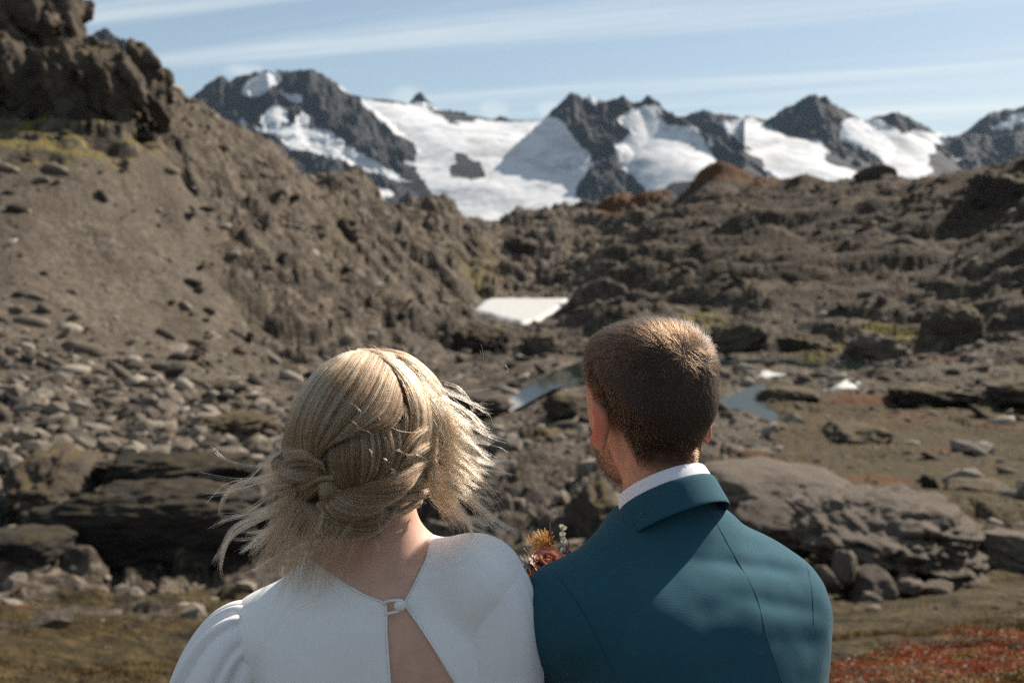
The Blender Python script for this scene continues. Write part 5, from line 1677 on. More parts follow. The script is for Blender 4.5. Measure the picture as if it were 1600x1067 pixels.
LSW, RSW = P(412, 1000, 1.46), P(757, 915, 1.425)
NB = P(600, 905, 1.455)
xs = axis(P(600, 900, DB)[0] - .36, P(600, 900, DB)[0] + .36, .006, (NB[0] - .11, NB[0] + .11, .0032))
ys = axis(NB[1] - .24, NB[1] + .42, .0065, (NB[1] - .13, NB[1] + .09, .0032))
zs = axis(-.02, HB[2] + .14, .012, (NB[2] - .25, HB[2] + .13, .0034))
W_ = Field(xs, ys, zs)
W_.add(W_.ellipsoid(wl_(0, .012, .012), (.071, .088, .082), WA, 2.2), 0)
W_.add(W_.ellipsoid(wl_(0, .048, -.058), (.051, .058, .060), WA), .03)
W_.add(W_.ellipsoid(wl_(0, .084, -.094), (.022, .020, .018), WA), .025)
W_.add(W_.ellipsoid(wl_(0, .107, -.026), (.009, .015, .020), WA), .014)
W_.add(W_.ellipsoid(wl_(0, .092, .014), (.045, .010, .009), WA), .014)
W_.add(W_.ellipsoid(wl_(0, .098, -.064), (.021, .009, .008), WA), .007)
for s in (-1, 1):
    W_.cut(W_.ellipsoid(wl_(s * .029, .104, -.004), (.013, .012, .009), WA), .006)
    W_.add(W_.ellipsoid(wl_(s * .0745, .006, -.026), (.005, .015, .028), (unit(wR - wF * s * .4), unit(wF + wR * s * .4), wU)), .006)
W_.add(W_.cone(wl_(.008, -.004, -.055), NB + (.004, .0, .01), .045, .049), .028)


def trunk(Fd, off):
    Fd.add(Fd.cone(NB + (.004, -.004, .005), P(600, 960, 1.45), .046 + off, .070 + off), .03)
    Fd.add(Fd.cone(NB + (0, -.0, -.018), LSW + (.02, 0, .020), .048 + off, .040 + off), .045)
    Fd.add(Fd.cone(NB + (0, -.0, -.018), RSW + (-.02, 0, .010), .048 + off, .041 + off), .045)
    Fd.add(Fd.ellipsoid(P(604, 1150, 1.455), (.150 + off, .098 + off, .26), (bR, bF, bU)), .06)
    for px, py in ((520, 1085), (690, 1070)): Fd.add(Fd.ellipsoid(P(px, py, 1.405), (.062 + off, .035 + off, .085)), .05)
    w = P(606, 1150, 1.47); w[2] -= .22
    Fd.add(Fd.ellipsoid(w, (.125 + off, .095 + off, .20)), .06)
    Fd.add(Fd.ellipsoid(w + (0, .0, -.22), (.155 + off, .115 + off, .19)), .06)


trunk(W_, 0)
L_ELW = LSW + np.array([-.075, .05, -.27]); R_ELW = RSW + np.array([.022, .06, -.27])
L_WRW = L_ELW + np.array([.13, .19, .02]); R_WRW = R_ELW + np.array([-.13, .18, .00])
for a, b, c in ((LSW, L_ELW, L_WRW), (RSW, R_ELW, R_WRW)):
    W_.add(W_.cone(a, b, .041, .032), .03); W_.add(W_.cone(b, c, .031, .021), .02)
hand(W_, L_WRW, np.array([.75, .5, -.15]), np.array([.2, -.2, -.9])); hand(W_, R_WRW, np.array([-.75, .5, -.15]), np.array([-.2, -.2, -.9]))
for s in (-1, 1):
    hip = P(606, 1150, 1.47) + np.array([s * .078, 0, -.45]); knee = hip + (0, .02, 0); knee[2] = .48; ank = hip.copy(); ank[2] = .08
    W_.add(W_.cone(hip, knee, .080, .052), .04); W_.add(W_.cone(knee, ank, .050, .032), .02)
    W_.add(W_.cone(ank + (0, 0, -.035), ank + (0, .14, -.055), .030, .022), .02)
link_mesh("body", W_.mesh("body"), M_SKIN_W, bride)
for s in (-1, 1):
    bm = bmesh.new(); bmesh.ops.create_icosphere(bm, subdivisions=2, radius=.0112)
    me = bpy.data.meshes.new("eye"); bm.to_mesh(me); bm.free()
    o = link_mesh("eye", me, bpy.data.materials["eye_white"], bride); o.location = wl_(s * .029, .0915, -.004)

# ---- dress: close bodice with an open neck and a keyhole down the back
cx_b = P(603, 900, DB)[0]
Dr = Field(axis(cx_b - .30, cx_b + .30, .0055, (cx_b - .10, cx_b + .10, .0024)), axis(NB[1] - .21, NB[1] + .20, .0055, (NB[1] - .13, NB[1] - .02, .0028)), axis(NB[2] - .46, NB[2] + .10, .0055, (NB[2] - .20, NB[2] + .085, .0026)))
trunk(Dr, .0055)
Dr.add(Dr.ellipsoid(LSW + (.012, 0, .006), (.045, .048, .046)), .03)
Dr.add(Dr.ellipsoid(RSW + (-.010, 0, .006), (.052, .054, .054)), .03)
for a, b in ((LSW, L_ELW), (RSW, R_ELW)): Dr.add(Dr.cone(a, a + (b - a) * .3, .0475, .046), .03)
OPEN = np.array([(470, 850), (500, 884), (540, 913), (575, 931), (602, 942), (606, 958), (606, 985), (609, 1030), (614, 1120), (745, 1120), (690, 1033), (655, 979), (634, 950), (629, 942), (641, 922), (655, 893), (667, 868), (668, 840), (640, 800), (560, 790)], float)
qx, qy = to_photo(Dr.X, Dr.Y, Dr.Z)
back = (Dr.Y < NB[1] + .01) & (np.abs(Dr.f) < .05)
od = np.full(Dr.f.shape, 1.0, np.float32)
od[back] = poly_dist(qx[back], qy[back], OPEN) / F_PX * DB
front = np.hypot((Dr.X - NB[0]) / .050, (Dr.Y - NB[1] - .025) / .055) - 1
od = np.where((Dr.Y >= NB[1] - .02) & (Dr.Z > NB[2] - .05), np.minimum(od, front * .06), od)
Dr.cut(od, .0012)
u_ = Dr.Z - NB[2]; r_ = Dr.X - NB[0]
Dr.f -= .0022 * perlin3(r_ * 10 + u_ * 5, u_ * 8 - r_ * 6, Dr.Y * 6) + .0016 * np.abs(perlin3(r_ * 22 + u_ * 20, u_ * 9 - r_ * 8, 5.5)) * sstep(.05, .10, np.abs(r_)) + .0022 * np.exp(-((u_ - .02 - .35 * (r_ - .06)) / .006) ** 2) * sstep(.03, .06, r_) * sstep(.14, .10, r_) * perlin3(r_ * 30, u_ * 60, 2.0)
link_mesh("dress_bodice", Dr.mesh("dress_bodice", 2), M_DRESS, bride)
# rolled edge of the opening, then the button and its loop
edge = [(668, 858), (664, 874), (655, 893), (641, 922), (631, 940), (634, 950), (655, 979), (690, 1033), (725, 1088)]
rim = spline(np.array(edge, float), 80)
tube("piping", np.array([Dr.hit(a + 2.0, b, lift=.0006) for a, b in rim]), .0013, M_DRESS, bride, 6)
edge = [(505, 888), (540, 913), (575, 931), (602, 942), (606, 958), (606, 985), (609, 1030), (613, 1090)]
rim = spline(np.array(edge, float), 80)
tube("piping", np.array([Dr.hit(a - 2.2, b, lift=.0006) for a, b in rim]), .0013, M_DRESS, bride, 6)
bc = W_.hit(618, 946)
D_b = (bc[1] * CT - (bc[2] - CAM_Z) * ST) - .0125
bm = bmesh.new(); bmesh.ops.create_uvsphere(bm, u_segments=20, v_segments=14, radius=.0068)
for v in bm.verts: v.co.y *= .62
me = bpy.data.meshes.new("button"); bm.to_mesh(me); bm.free()
o = link_mesh("button", me, M_DRESS, bride); o.location = P(624.5, 946, D_b - .002)
lp = [(600, 941, D_b + .002), (608, 938.5, D_b), (618, 937.6, D_b - .003), (628, 938.5, D_b - .003), (632.5, 945, D_b - .002), (629, 951.5, D_b - .002), (619, 955.5, D_b - .001), (609, 957.5, D_b), (604, 959, D_b + .002)]
tube("loop", spline(np.array([P(*q) for q in lp]), 40), .0018, M_DRESS, bride, 6)


# ---- sleeves: gathered into the shoulder seam, full below it
def sleeve(name, ctr, rads, n_pl, pl_amp, parent, seed, gather=(0.02, .22), na=300, nt=120, flat=1.0):
    c = spline(np.array(ctr), nt); r = np.interp(np.linspace(0, 1, nt), np.linspace(0, 1, len(rads)), rads)
    r = np.convolve(np.pad(r, 6, mode='edge'), np.ones(13) / 13, 'valid')
    T = np.gradient(c, axis=0); T /= np.linalg.norm(T, axis=1)[:, None]
    ref = np.array([0, -1.0, 0]); N = ref - T * (T @ ref)[:, None]; N /= np.linalg.norm(N, axis=1)[:, None]; Bn = np.cross(T, N)
    an = np.linspace(0, 2 * np.pi, na, endpoint=False)
    t = np.linspace(0, 1, nt)
    A, Tt = np.meshgrid(an, t)
    cs, sn = np.cos(A), np.sin(A)
    wander = A + .9 * (Tt ** 1.3) * perlin3(cs * 1.2, sn * 1.2, seed) + .12 * perlin3(cs * 2 + Tt * 2, sn * 2, seed + 4)
    k = np.abs(np.sin(wander * n_pl / 2 + 2.2 * perlin3(np.cos(wander) * 2, np.sin(wander) * 2, seed + 2)))
    k2 = np.abs(np.sin(wander * n_pl * .31 + 1.0))
    fade = sstep(gather[0] * .3, gather[1], Tt) * (1 - .45 * sstep(.35, 1, Tt)) + .10
    rr = r[:, None] * (1 + pl_amp * fade * ((k - .6) * .8 + (k2 - .6) * .8 * sstep(.1, .5, Tt)) + .05 * perlin3(cs * 1.5, sn * 1.5, Tt * 3 + seed))
    V = c[:, None] + rr[..., None] * (cs[..., None] * N[:, None] * flat + sn[..., None] * Bn[:, None])
    idx = np.arange(na * nt).reshape(nt, na); a = idx[:-1]; b = idx[1:]
    Fc = np.stack([a, np.roll(a, -1, 1), np.roll(b, -1, 1), b], -1).reshape(-1, 4)
    return link_mesh(name, fast_mesh(name, V.reshape(-1, 3), Fc), M_SLEEVE, parent)


sleeve("sleeve", [P(430, 990, 1.45), P(400, 990, 1.45), P(374, 1008, 1.45), P(350, 1055, 1.45), P(332, 1120, 1.455), P(318, 1200, 1.47), L_ELW + (-.01, .03, 0), L_WRW], [.018, .044, .052, .058, .062, .064, .064, .030], 13, .17, bride, 3.3)
sleeve("sleeve", [P(752, 893, 1.425), P(768, 915, 1.42), P(776, 965, 1.42), P(778, 1030, 1.425), P(776, 1130, 1.44), R_ELW + (0, .02, 0), R_WRW], [.036, .047, .053, .056, .058, .056, .030], 9, .025, bride, 8.3)
# skirt, below the picture
wz = P(606, 1150, 1.47)
n = 72; an = np.linspace(0, 2 * np.pi, n, endpoint=False); rows = []
for z, rx, ry in ((wz[2] - .20, .132, .103), (wz[2] - .30, .150, .118), (wz[2] - .45, .172, .135), (.6, .22, .19), (.3, .28, .25), (.03, .33, .31)):
    pl = 1 + .06 * np.sin(an * 9 + z * 3) * min(1, (wz[2] - .2 - z) * 2)
    rows.append(np.stack([wz[0] + np.cos(an) * rx * pl, wz[1] + np.sin(an) * ry * pl, np.full(n, z)], 1))
V = np.concatenate(rows); idx = np.arange(len(V)).reshape(len(rows), n); a, b = idx[:-1], idx[1:]
link_mesh("skirt", fast_mesh("skirt", V, np.stack([a, np.roll(a, -1, 1), np.roll(b, -1, 1), b], -1).reshape(-1, 4)[:, ::-1]), M_DRESS, bride)

# ---- hair
HCOL = [(0, (.075, .037, .016)), (.3, (.17, .094, .046)), (.7, (.33, .214, .124)), (1, (.56, .42, .285))]
M_HAIR_W = hair_material("blonde_hair", HCOL, .40, .5)
M_ROOT_W = plain("blonde_hair_base", (.125, .078, .040), .8)


def shell_depth(px, py):
    """depth of the outside of the pinned-up hair, an egg round the head"""
    s = ((px - 562) / 122.0) ** 2 + ((py - 680) / np.where(py > 680, 186.0, 136.0)) ** 2
    return np.where(s < 1, DB - .104 * np.sqrt(np.maximum(1 - s, 0)), DB + .03 * np.minimum(s - 1, 1.5))


base_v, base_f = [], []       # the close undersides of the locks, one hair mesh
strand_list, strand_rad, strand_tone = [], [], []


def put_base(V, Fc):
    off = sum(len(v) for v in base_v)
    base_v.append(V); base_f.append(np.asarray(Fc) + off)


def to_world(q):
    """(px, py, lift off the head, explicit depth or nan)"""
    D = np.where(np.isnan(q[..., 3]), shell_depth(q[..., 0], q[..., 1]), q[..., 3]) - q[..., 2]
    return PA(q[..., 0], q[..., 1], D)


def as4(g):
    return np.array([(p[0], p[1], p[2] if len(p) > 2 and p[2] is not None else 0.0, p[3] if len(p) > 3 else np.nan) for p in g], float)


def sheet(guides, n, bulge=.006, thick=.004, npt=14, frizz=1.5, base=True, taper=1.0, rad=.00016, ragged=0.0, tshift=0.0, fly=.03):
    G = np.array([spline(as4(g) if not np.isnan(as4(g)[:, 3]).all() else np.nan_to_num(as4(g), nan=-1), npt) for g in guides])
    G[..., 3] = np.where(G[..., 3] < 0, np.nan, G[..., 3])
    m = len(G)
    hasD = ~np.isnan(G[..., 3]).any()

    def across(u):
        x = u * (m - 1); i = np.clip(x.astype(int), 0, m - 2); f = (x - i)[:, None, None]
        f = f * f * (3 - 2 * f) * .35 + f * .65
        q = G[i] * (1 - f) + G[i + 1] * f
        return q
    t = np.linspace(0, 1, npt)
    if base:
        ub = np.linspace(0, 1, 4 * m)
        q = across(ub); q[..., 2] += bulge * np.sin(np.pi * ub)[:, None] * np.sin(np.pi * (.12 + .76 * t))[None] - thick * .8
        Vb = to_world(q); a = np.arange(4 * m * npt).reshape(4 * m, npt)
        put_base(Vb.reshape(-1, 3), np.stack([a[:-1, :-1], a[:-1, 1:], a[1:, 1:], a[1:, :-1]], -1).reshape(-1, 4))
    u = np.sort(rng.random(n)); nc = max(3, min(n / 12, 13 * (m - 1))); clump = np.round(u * nc) / nc; du = (u - clump) * nc * 2
    u = np.clip(u * .5 + clump * .5 + rng.normal(size=n) * .005, 0, 1)
    q = across(u)
    h = rng.random(n) ** .8
    q[..., 2] += bulge * np.sin(np.pi * u)[:, None] * np.sin(np.pi * (.12 + .76 * t))[None] + (thick * (h - .75) + .0030 * perlin3(clump * 37, h * 0, 5.5) - .0034 * du ** 2)[:, None]
    ph = rng.random((n, 1)) * 60
    q[..., 0] += frizz * (1.2 * perlin3(ph + t[None] * 1.8, ph * 0 + 1.1, 2.2) + .5 * perlin3(ph + t[None] * 6, ph * 0 + 7.1, 2.2))
    q[..., 1] += frizz * (1.2 * perlin3(ph + t[None] * 1.8, ph * 0 + 4.1, 6.2) + .5 * perlin3(ph + t[None] * 6, ph * 0 + 9.1, 6.2))
    q[..., 2] += frizz * .0008 * perlin3(ph + t[None] * 2.5, ph * 0 + 3.1, 1.2)
    out = rng.random(n) < fly
    q[out, :, 2] += (.004 * np.sin(np.pi * t) * 1.5)[None]; q[out, :, 0] += rng.normal(size=(out.sum(), 1)) * 5 * t[None]; q[out, :, 1] += rng.normal(size=(out.sum(), 1)) * 5 * t[None]
    if ragged > 0:
        ln = 1 - ragged * rng.random(n) ** 1.5
        x = np.clip(ln[:, None] * t[None], 0, 1) * (npt - 1); i0 = np.minimum(x.astype(int), npt - 2); f0 = (x - i0)[..., None]
        ar = np.arange(n)[:, None]
        q = q[ar, i0] * (1 - f0) + q[ar, i0 + 1] * f0
    w = to_world(q)
    strand_list.extend(list(w)); strand_rad.extend((rad * rng.uniform(.5, 1.15, n)).tolist())
    o_ = rng.random() * 90
    strand_tone.extend((.48 - .20 * du ** 2 + tshift + .32 * perlin3(u * m * 2.3 + o_, u * 0, 1.5) + .34 * perlin3(u * m * 9 + o_, u * 0, 4.5) + .20 * rng.normal(size=n) - .22 * (1 - h)).tolist())


def rope(path, rads, n, turns=1.0, npt=20, rad=.00016, base=True, frizz=.0012):
    c = to_world(spline(np.nan_to_num(as4(path), nan=-1), npt * 2) if not np.isnan(as4(path)[:, 3]).any() else _nanspl(path, npt * 2))
    c = c[::2]
    r = np.interp(np.linspace(0, 1, npt), np.linspace(0, 1, len(rads)), rads)
    T = np.gradient(c, axis=0); T /= np.linalg.norm(T, axis=1)[:, None]
    v = np.array([0, -1.0, 0.0]); N = v - T * (T @ v)[:, None]; N /= np.linalg.norm(N, axis=1)[:, None]; Bn = np.cross(T, N)
    if base:
        Vb, Fb = tube_arrays(c, r * .88, 12)
        put_base(Vb, Fb)
    th = rng.random(n) * 2 * np.pi; rho = rng.uniform(.86, 1.06, n)
    A = th[:, None] + turns * 2 * np.pi * np.linspace(0, 1, npt)[None]
    rr = rho[:, None] * r[None]
    w = c[None] + rr[..., None] * (np.cos(A)[..., None] * N[None] + np.sin(A)[..., None] * Bn[None])
    ph = rng.random((n, 1)) * 60; t = np.linspace(0, 1, npt)[None]
    for k in range(3): w[..., k] += frizz * perlin3(ph + t * 2.5, ph * 0 + k * 3.3, 1.7)
    strand_list.extend(list(w)); strand_rad.extend((rad * rng.uniform(.7, 1.2, n)).tolist())
    o_ = rng.random() * 90
    strand_tone.extend((.42 + .5 * perlin3(np.cos(th) * 1.6 + o_, np.sin(th) * 1.6, 2.5) + .16 * rng.normal(size=n)).tolist())


def _nanspl(path, n):
    q = as4(path); s = spline(q[:, :3], n)
    return np.concatenate([s, np.full((n, 1), np.nan)], 1)


def wisp(path, n, w0=3.0, w1=1.0, npt=26, rad=.00015, curl=1.0, flare=0.0):
    """a loose lock in the wind: path of (px, py, lift[, depth]); w0, w1 its width in photo points at root and tip"""
    q4 = as4(path)
    D = np.where(np.isnan(q4[:, 3]), shell_depth(q4[:, 0], q4[:, 1]), q4[:, 3]) - q4[:, 2]
    c = spline(np.stack([q4[:, 0], q4[:, 1], D], 1), npt)
    t = np.linspace(0, 1, npt)
    T = np.gradient(c[:, :2], axis=0); T /= np.linalg.norm(T, axis=1)[:, None] + 1e-9
    Nn = np.stack([-T[:, 1], T[:, 0]], 1)
    wdt = w0 + (w1 - w0) * t
    for i in range(n):
        e = rng.normal() * .6; ph = rng.random() * 50; ln = rng.uniform(.72, 1.0) if n > 2 else 1.0
        s = e * wdt + curl * (1.6 * perlin3(ph + t * 2.2, 0 * t + 1.3, 4.4) * t + flare * e * t ** 3 * 6)
        k = c.copy(); k[:, :2] += Nn * s[:, None]; k[:, 2] += rng.normal() * .003 + .004 * perlin3(ph + t * 2, 0 * t + 8.3, 1.4)
        if ln < 1: k = np.stack([np.interp(t * ln, t, k[:, a]) for a in range(3)], 1)
        strand_list.append(PA(k[:, 0], k[:, 1], k[:, 2])); strand_rad.append(rad * rng.uniform(.7, 1.15)); strand_tone.append(.62 + .2 * rng.normal())


# crown and the swept side: from the parting over to the left knot
PART = [(577, 547), (590, 553), (604, 566), (616, 583), (625, 602), (630, 622), (632, 645), (630, 668)]
sheet([[(534, 553, -.004), (503, 570), (472, 606), (450, 652), (441, 698), (444, 718)],
       [(548, 549, -.002), (514, 580), (486, 622), (470, 668), (470, 700), (482, 718)],
       [(562, 547), (530, 590), (502, 636), (485, 682), (486, 706), (492, 720)],
       [(577, 548), (548, 598), (518, 646), (498, 688), (495, 708), (496, 722)],
       [(592, 556), (568, 606), (535, 655), (508, 692), (500, 708), (498, 722)],
       [(607, 571), (586, 622), (552, 662), (520, 690), (506, 704), (500, 718)],
       [(619, 590), (602, 638), (567, 668), (532, 688), (512, 700), (502, 712)],
       [(628, 615), (612, 655), (578, 674), (542, 684), (518, 694), (504, 706)],
       [(631, 645), (615, 668), (585, 679), (550, 682), (522, 690), (506, 702)]], 3000, .012, .007, 16, fly=.03)
# the smooth panel at the back
sheet([[(506, 688, -.004), (500, 712), (505, 740), (524, 760), (546, 770)],
       [(520, 679, -.003), (518, 710), (524, 740), (538, 760), (550, 770)],
       [(540, 673, -.002), (541, 708), (543, 740), (550, 760), (555, 770)],
       [(562, 671, -.002), (565, 708), (564, 740), (560, 760), (558, 770)],
       [(584, 674, -.002), (588, 708), (583, 738), (571, 758), (561, 770)],
       [(604, 672, -.003), (612, 704), (604, 734), (584, 756), (565, 770)],
       [(624, 662, -.004), (628, 700), (621, 730), (602, 750), (572, 768)],
       [(638, 640, -.006), (640, 690, -.004), (630, 724, -.004), (610, 748), (578, 766)]], 1800, .012, .004, 14, fly=.015)
# right of the parting, over the ear
sheet([[(606, 566), (624, 590), (637, 622), (642, 652), (636, 684), (622, 708)],
       [(596, 557), (628, 580), (652, 616), (660, 655), (652, 688), (634, 716)],
       [(586, 550), (632, 571), (666, 610), (676, 656), (668, 694), (648, 726)],
       [(577, 547), (634, 562), (676, 604), (692, 656), (686, 700), (662, 738)],
       [(566, 546), (632, 556), (682, 600), (702, 656), (700, 706), (676, 752)],
       [(558, 545), (628, 550), (684, 594), (708, 655), (710, 712), (690, 766)]], 2600, .014, .008, 15, fly=.04)
# twisted rope coming in from the right
sheet([[(676, 652), (655, 664), (634, 684), (618, 712)], [(684, 672), (664, 682), (644, 700), (622, 724)]], 420, .013, .004, 12)
sheet([[(688, 676), (664, 688), (642, 704), (622, 726)], [(694, 700), (672, 708), (648, 722), (618, 742)]], 460, .015, .004, 12)
sheet([[(696, 704), (670, 714), (644, 726), (616, 744)], [(698, 728), (674, 734), (646, 744), (606, 758)]], 460, .015, .004, 12)
sheet([[(698, 730), (672, 738), (640, 748), (600, 760)], [(696, 752), (670, 758), (636, 766), (588, 772)]], 460, .015, .004, 12)
sheet([[(694, 752), (664, 764), (628, 770), (584, 774)], [(684, 772), (656, 780), (622, 786), (580, 786)]], 420, .013, .004, 12)
sheet([[(440, 690, -.010), (438, 740, -.010), (440, 800, -.010), (452, 850, -.008)], [(470, 700, -.014), (470, 750, -.014), (472, 800, -.014), (480, 845, -.010)], [(510, 700, -.016), (515, 760, -.016), (520, 805, -.014), (520, 840, -.010)]], 900, .004, .006, 12)
# rolled lobes at the left
sheet([[(502, 716), (476, 703), (450, 704), (438, 716, -.006)], [(506, 726), (478, 714), (452, 716), (437, 724, -.006)], [(510, 740), (482, 740), (456, 742), (441, 736, -.006)]], 900, .018, .005, 14)
rope([(440, 712, -.004), (436, 724, .002), (446, 738, .006), (470, 742, .008), (506, 738, .004)], [.006, .009, .010, .009, .007], 350, .5)
sheet([[(518, 742), (492, 742), (470, 752), (458, 768, -.006)], [(524, 752), (500, 756), (480, 768), (466, 780, -.006)]], 650, .015, .005, 14)
sheet([[(500, 752), (474, 762), (460, 778), (462, 796)], [(514, 760), (498, 770), (484, 786), (480, 802)]], 520, .012, .005, 14)
sheet([[(630, 628, -.004), (631, 650, -.003), (630, 672, -.003), (622, 694, -.003), (612, 714, -.003)], [(637, 640, -.003), (640, 660, -.002), (636, 682, -.002), (626, 702, -.002), (616, 722, -.003)]], 420, .004, .005, 14)
# knots below the panel
rope([(512, 752), (516, 770, .004), (520, 788, .006), (534, 804, .004)], [.010, .013, .012, .007], 420, .15)
rope([(540, 764), (536, 782, .004), (530, 798, .005), (538, 812, .003)], [.009, .012, .011, .006], 380, .2)
sheet([[(548, 770), (572, 764), (604, 758), (640, 748)], [(550, 780), (578, 778), (612, 774), (652, 756)], [(556, 796), (586, 800), (620, 792), (656, 768)]], 1000, .017, .005, 14)
sheet([[(556, 792), (588, 800), (622, 796), (660, 774)], [(566, 806), (596, 812), (628, 806), (660, 786)]], 520, .010, .005, 14)
rope([(652, 728, .000), (626, 752, .008), (592, 770, .012), (556, 780, .012), (520, 776, .004)], [.008, .014, .017, .016, .009], 620, .45)
rope([(470, 780, .000), (496, 804, .010), (536, 822, .014), (578, 820, .012), (612, 802, .002)], [.007, .013, .016, .014, .006], 600, .4)
rope([(512, 778, .004), (530, 790, .012), (556, 792, .014), (584, 786, .012), (606, 776, .004)], [.008, .014, .015, .013, .007], 520, .35)
rope([(602, 794, .002), (580, 808, .010), (552, 814, .012), (524, 812, .010), (502, 800, .002)], [.006, .012, .013, .011, .005], 460, .4)
for q, rr_, n_, tw in (([(500, 786, .002), (520, 800, .010), (546, 806, .012), (566, 800, .006)], [.006, .010, .010, .005], 330, .25), ([(596, 784, .002), (584, 802, .010), (562, 816, .010), (544, 822, .002)], [.006, .010, .009, .004], 330, .25),
                       ([(618, 790, .000), (604, 806, .004), (590, 816, .004), (574, 826, .000)], [.004, .008, .008, .003], 260, .2), ([(486, 800, .000), (500, 818, .006), (524, 826, .008), (548, 824, .002)], [.005, .009, .009, .004], 300, .25),
                       ([(470, 786, .002), (486, 796, .008), (498, 812, .006), (500, 832, .000)], [.005, .008, .007, .004], 240, .2)):
    rope(q, rr_, n_, tw)
for k in range(11):
    a = rng.uniform(0, 6.28); cx, cy = 556 + rng.normal() * 26, 812 + rng.normal() * 9; rr = rng.uniform(9, 19)
    th = a + np.linspace(0, rng.uniform(2.6, 5.0), 8)
    rope([(cx + rr * math.cos(q), cy + rr * .8 * math.sin(q), .008 + .006 * math.sin(q * 1.3 + k)) for q in th], [.0035, .0052, .0048, .0028], 90, .3)
rope([(446, 742, -.004), (436, 772, -.002), (442, 806), (462, 830), (486, 836)], [.006, .008, .008, .006, .003], 240, .3)
rope([(470, 770), (452, 796), (456, 822), (474, 838), (500, 838)], [.006, .008, .008, .006, .003], 240, .3)
# hair that has come down and hangs over the left shoulder
for x0, y0, x1, y1, nn, dd in ((444, 716, 428, 850, 300, 1.40), (452, 760, 424, 880, 420, 1.385), (466, 790, 412, 905, 420, 1.375), (482, 800, 440, 912, 420, 1.365), (500, 806, 462, 918, 420, 1.355), (520, 812, 482, 905, 380, 1.35), (540, 818, 505, 915, 360, 1.345), (556, 820, 532, 895, 260, 1.345), (474, 770, 400, 880, 240, 1.38)):
    mx, my = (x0 + x1) / 2, (y0 + y1) / 2
    sheet([[(x0 - 10, y0, 0, dd - .01), (mx - 20, my, 0, dd - .012), (x1 - 6, y1 - 20, 0, dd), (x1 - 14 + rng.normal() * 9, y1 + 10, 0, dd + .004)],
           [(x0, y0 + 4, 0, dd - .016), (mx - 2, my + 6, 0, dd - .02), (x1 + 6, y1, 0, dd - .004), (x1 + rng.normal() * 9, y1 + 22, 0, dd)],
           [(x0 + 14, y0 + 2, 0, dd - .01), (mx + 16, my, 0, dd - .012), (x1 + 22, y1 - 16, 0, dd), (x1 + 22 + rng.normal() * 9, y1 + 8, 0, dd + .003)]], int(nn * .24), .004, .016, 16, 6.5, base=False, fly=.22, rad=.00014, ragged=.5, tshift=-.14)
for p_, n_ in (([(520, 815, 0, 1.345), (500, 850, 0, 1.34), (462, 890, 0, 1.345), (428, 940, 0, 1.36), (412, 985, 0, 1.37)], 7), ([(535, 820, 0, 1.345), (520, 860, 0, 1.335), (480, 920, 0, 1.34), (440, 960, 0, 1.35), (405, 1020, 0, 1.36), (385, 1060, 0, 1.37)], 5),
               ([(556, 815, 0, 1.34), (545, 870, 0, 1.33), (505, 925, 0, 1.335), (450, 965, 0, 1.345), (418, 1010, 0, 1.355)], 5), ([(470, 830, 0, 1.37), (440, 880, 0, 1.36), (400, 935, 0, 1.385), (362, 962, 0, 1.40), (318, 968, 0, 1.41), (306, 978, 0, 1.42)], 5),
               ([(520, 820, 0, 1.34), (490, 880, 0, 1.335), (470, 900, 0, 1.34)], 14), ([(545, 812, 0, 1.335), (515, 845, 0, 1.33), (475, 872, 0, 1.335), (450, 905, 0, 1.35)], 22), ([(560, 800, 0, 1.325), (540, 832, 0, 1.322), (508, 858, 0, 1.33)], 18), ([(505, 800, 0, 1.335), (495, 830, 0, 1.33), (460, 872, 0, 1.345), (432, 908, 0, 1.36)], 26)):
    wisp(p_, n_, 2.6, 3.4)
# short ends round the nape
for k in range(46):
    x, y = rng.uniform(505, 600), rng.uniform(795, 835); dx = rng.normal() * 22 - 5; dy = rng.uniform(8, 55)
    wisp([(x, y, 0, 1.335 + rng.normal() * .004), (x + dx * .3, y + dy * .5, 0, 1.327), (x + dx, y + dy, 0, 1.335)], rng.integers(1, 6), 1.4, 1.6, 12)
# blown out to the left
for p_, n_, w0 in (([(446, 735, 0, 1.40), (405, 748, 0, 1.40), (368, 758, 0, 1.40), (348, 782, 0, 1.40), (343, 806, 0, 1.40)], 34, 5), ([(444, 726, 0, 1.41), (392, 727, 0, 1.41), (352, 716, 0, 1.42), (327, 692, 0, 1.42)], 8, 4),
                   ([(446, 742, 0, 1.40), (390, 760, 0, 1.41), (346, 770, 0, 1.42), (312, 772, 0, 1.43)], 14, 4), ([(446, 738, 0, 1.40), (380, 748, 0, 1.42), (330, 742, 0, 1.43), (302, 735, 0, 1.43)], 5, 3),
                   ([(452, 782, 0, 1.39), (410, 803, 0, 1.39), (366, 826, 0, 1.39), (348, 856, 0, 1.40), (330, 882, 0, 1.40)], 46, 5), ([(450, 776, 0, 1.39), (400, 800, 0, 1.40), (352, 812, 0, 1.41), (325, 828, 0, 1.41)], 18, 4),
                   ([(458, 800, 0, 1.38), (420, 825, 0, 1.38), (392, 850, 0, 1.39), (374, 868, 0, 1.39)], 30, 5), ([(452, 790, 0, 1.39), (400, 815, 0, 1.39), (360, 840, 0, 1.39), (345, 880, 0, 1.39), (347, 905, 0, 1.39)], 26, 4),
                   ([(444, 700, 0, 1.41), (420, 716, 0, 1.41), (398, 738, 0, 1.41), (372, 764, 0, 1.41)], 16, 5), ([(442, 690, 0, 1.42), (428, 705, 0, 1.42), (415, 728, 0, 1.42)], 12, 4),
                   ([(450, 745, 0, 1.40), (418, 775, 0, 1.40), (380, 800, 0, 1.41), (340, 805, 0, 1.42)], 12, 5), ([(380, 748, 0, 1.41), (350, 758, 0, 1.42), (328, 780, 0, 1.42), (310, 800, 0, 1.42)], 4, 3)):
    wisp(p_, n_, w0, 1.6, flare=.4)
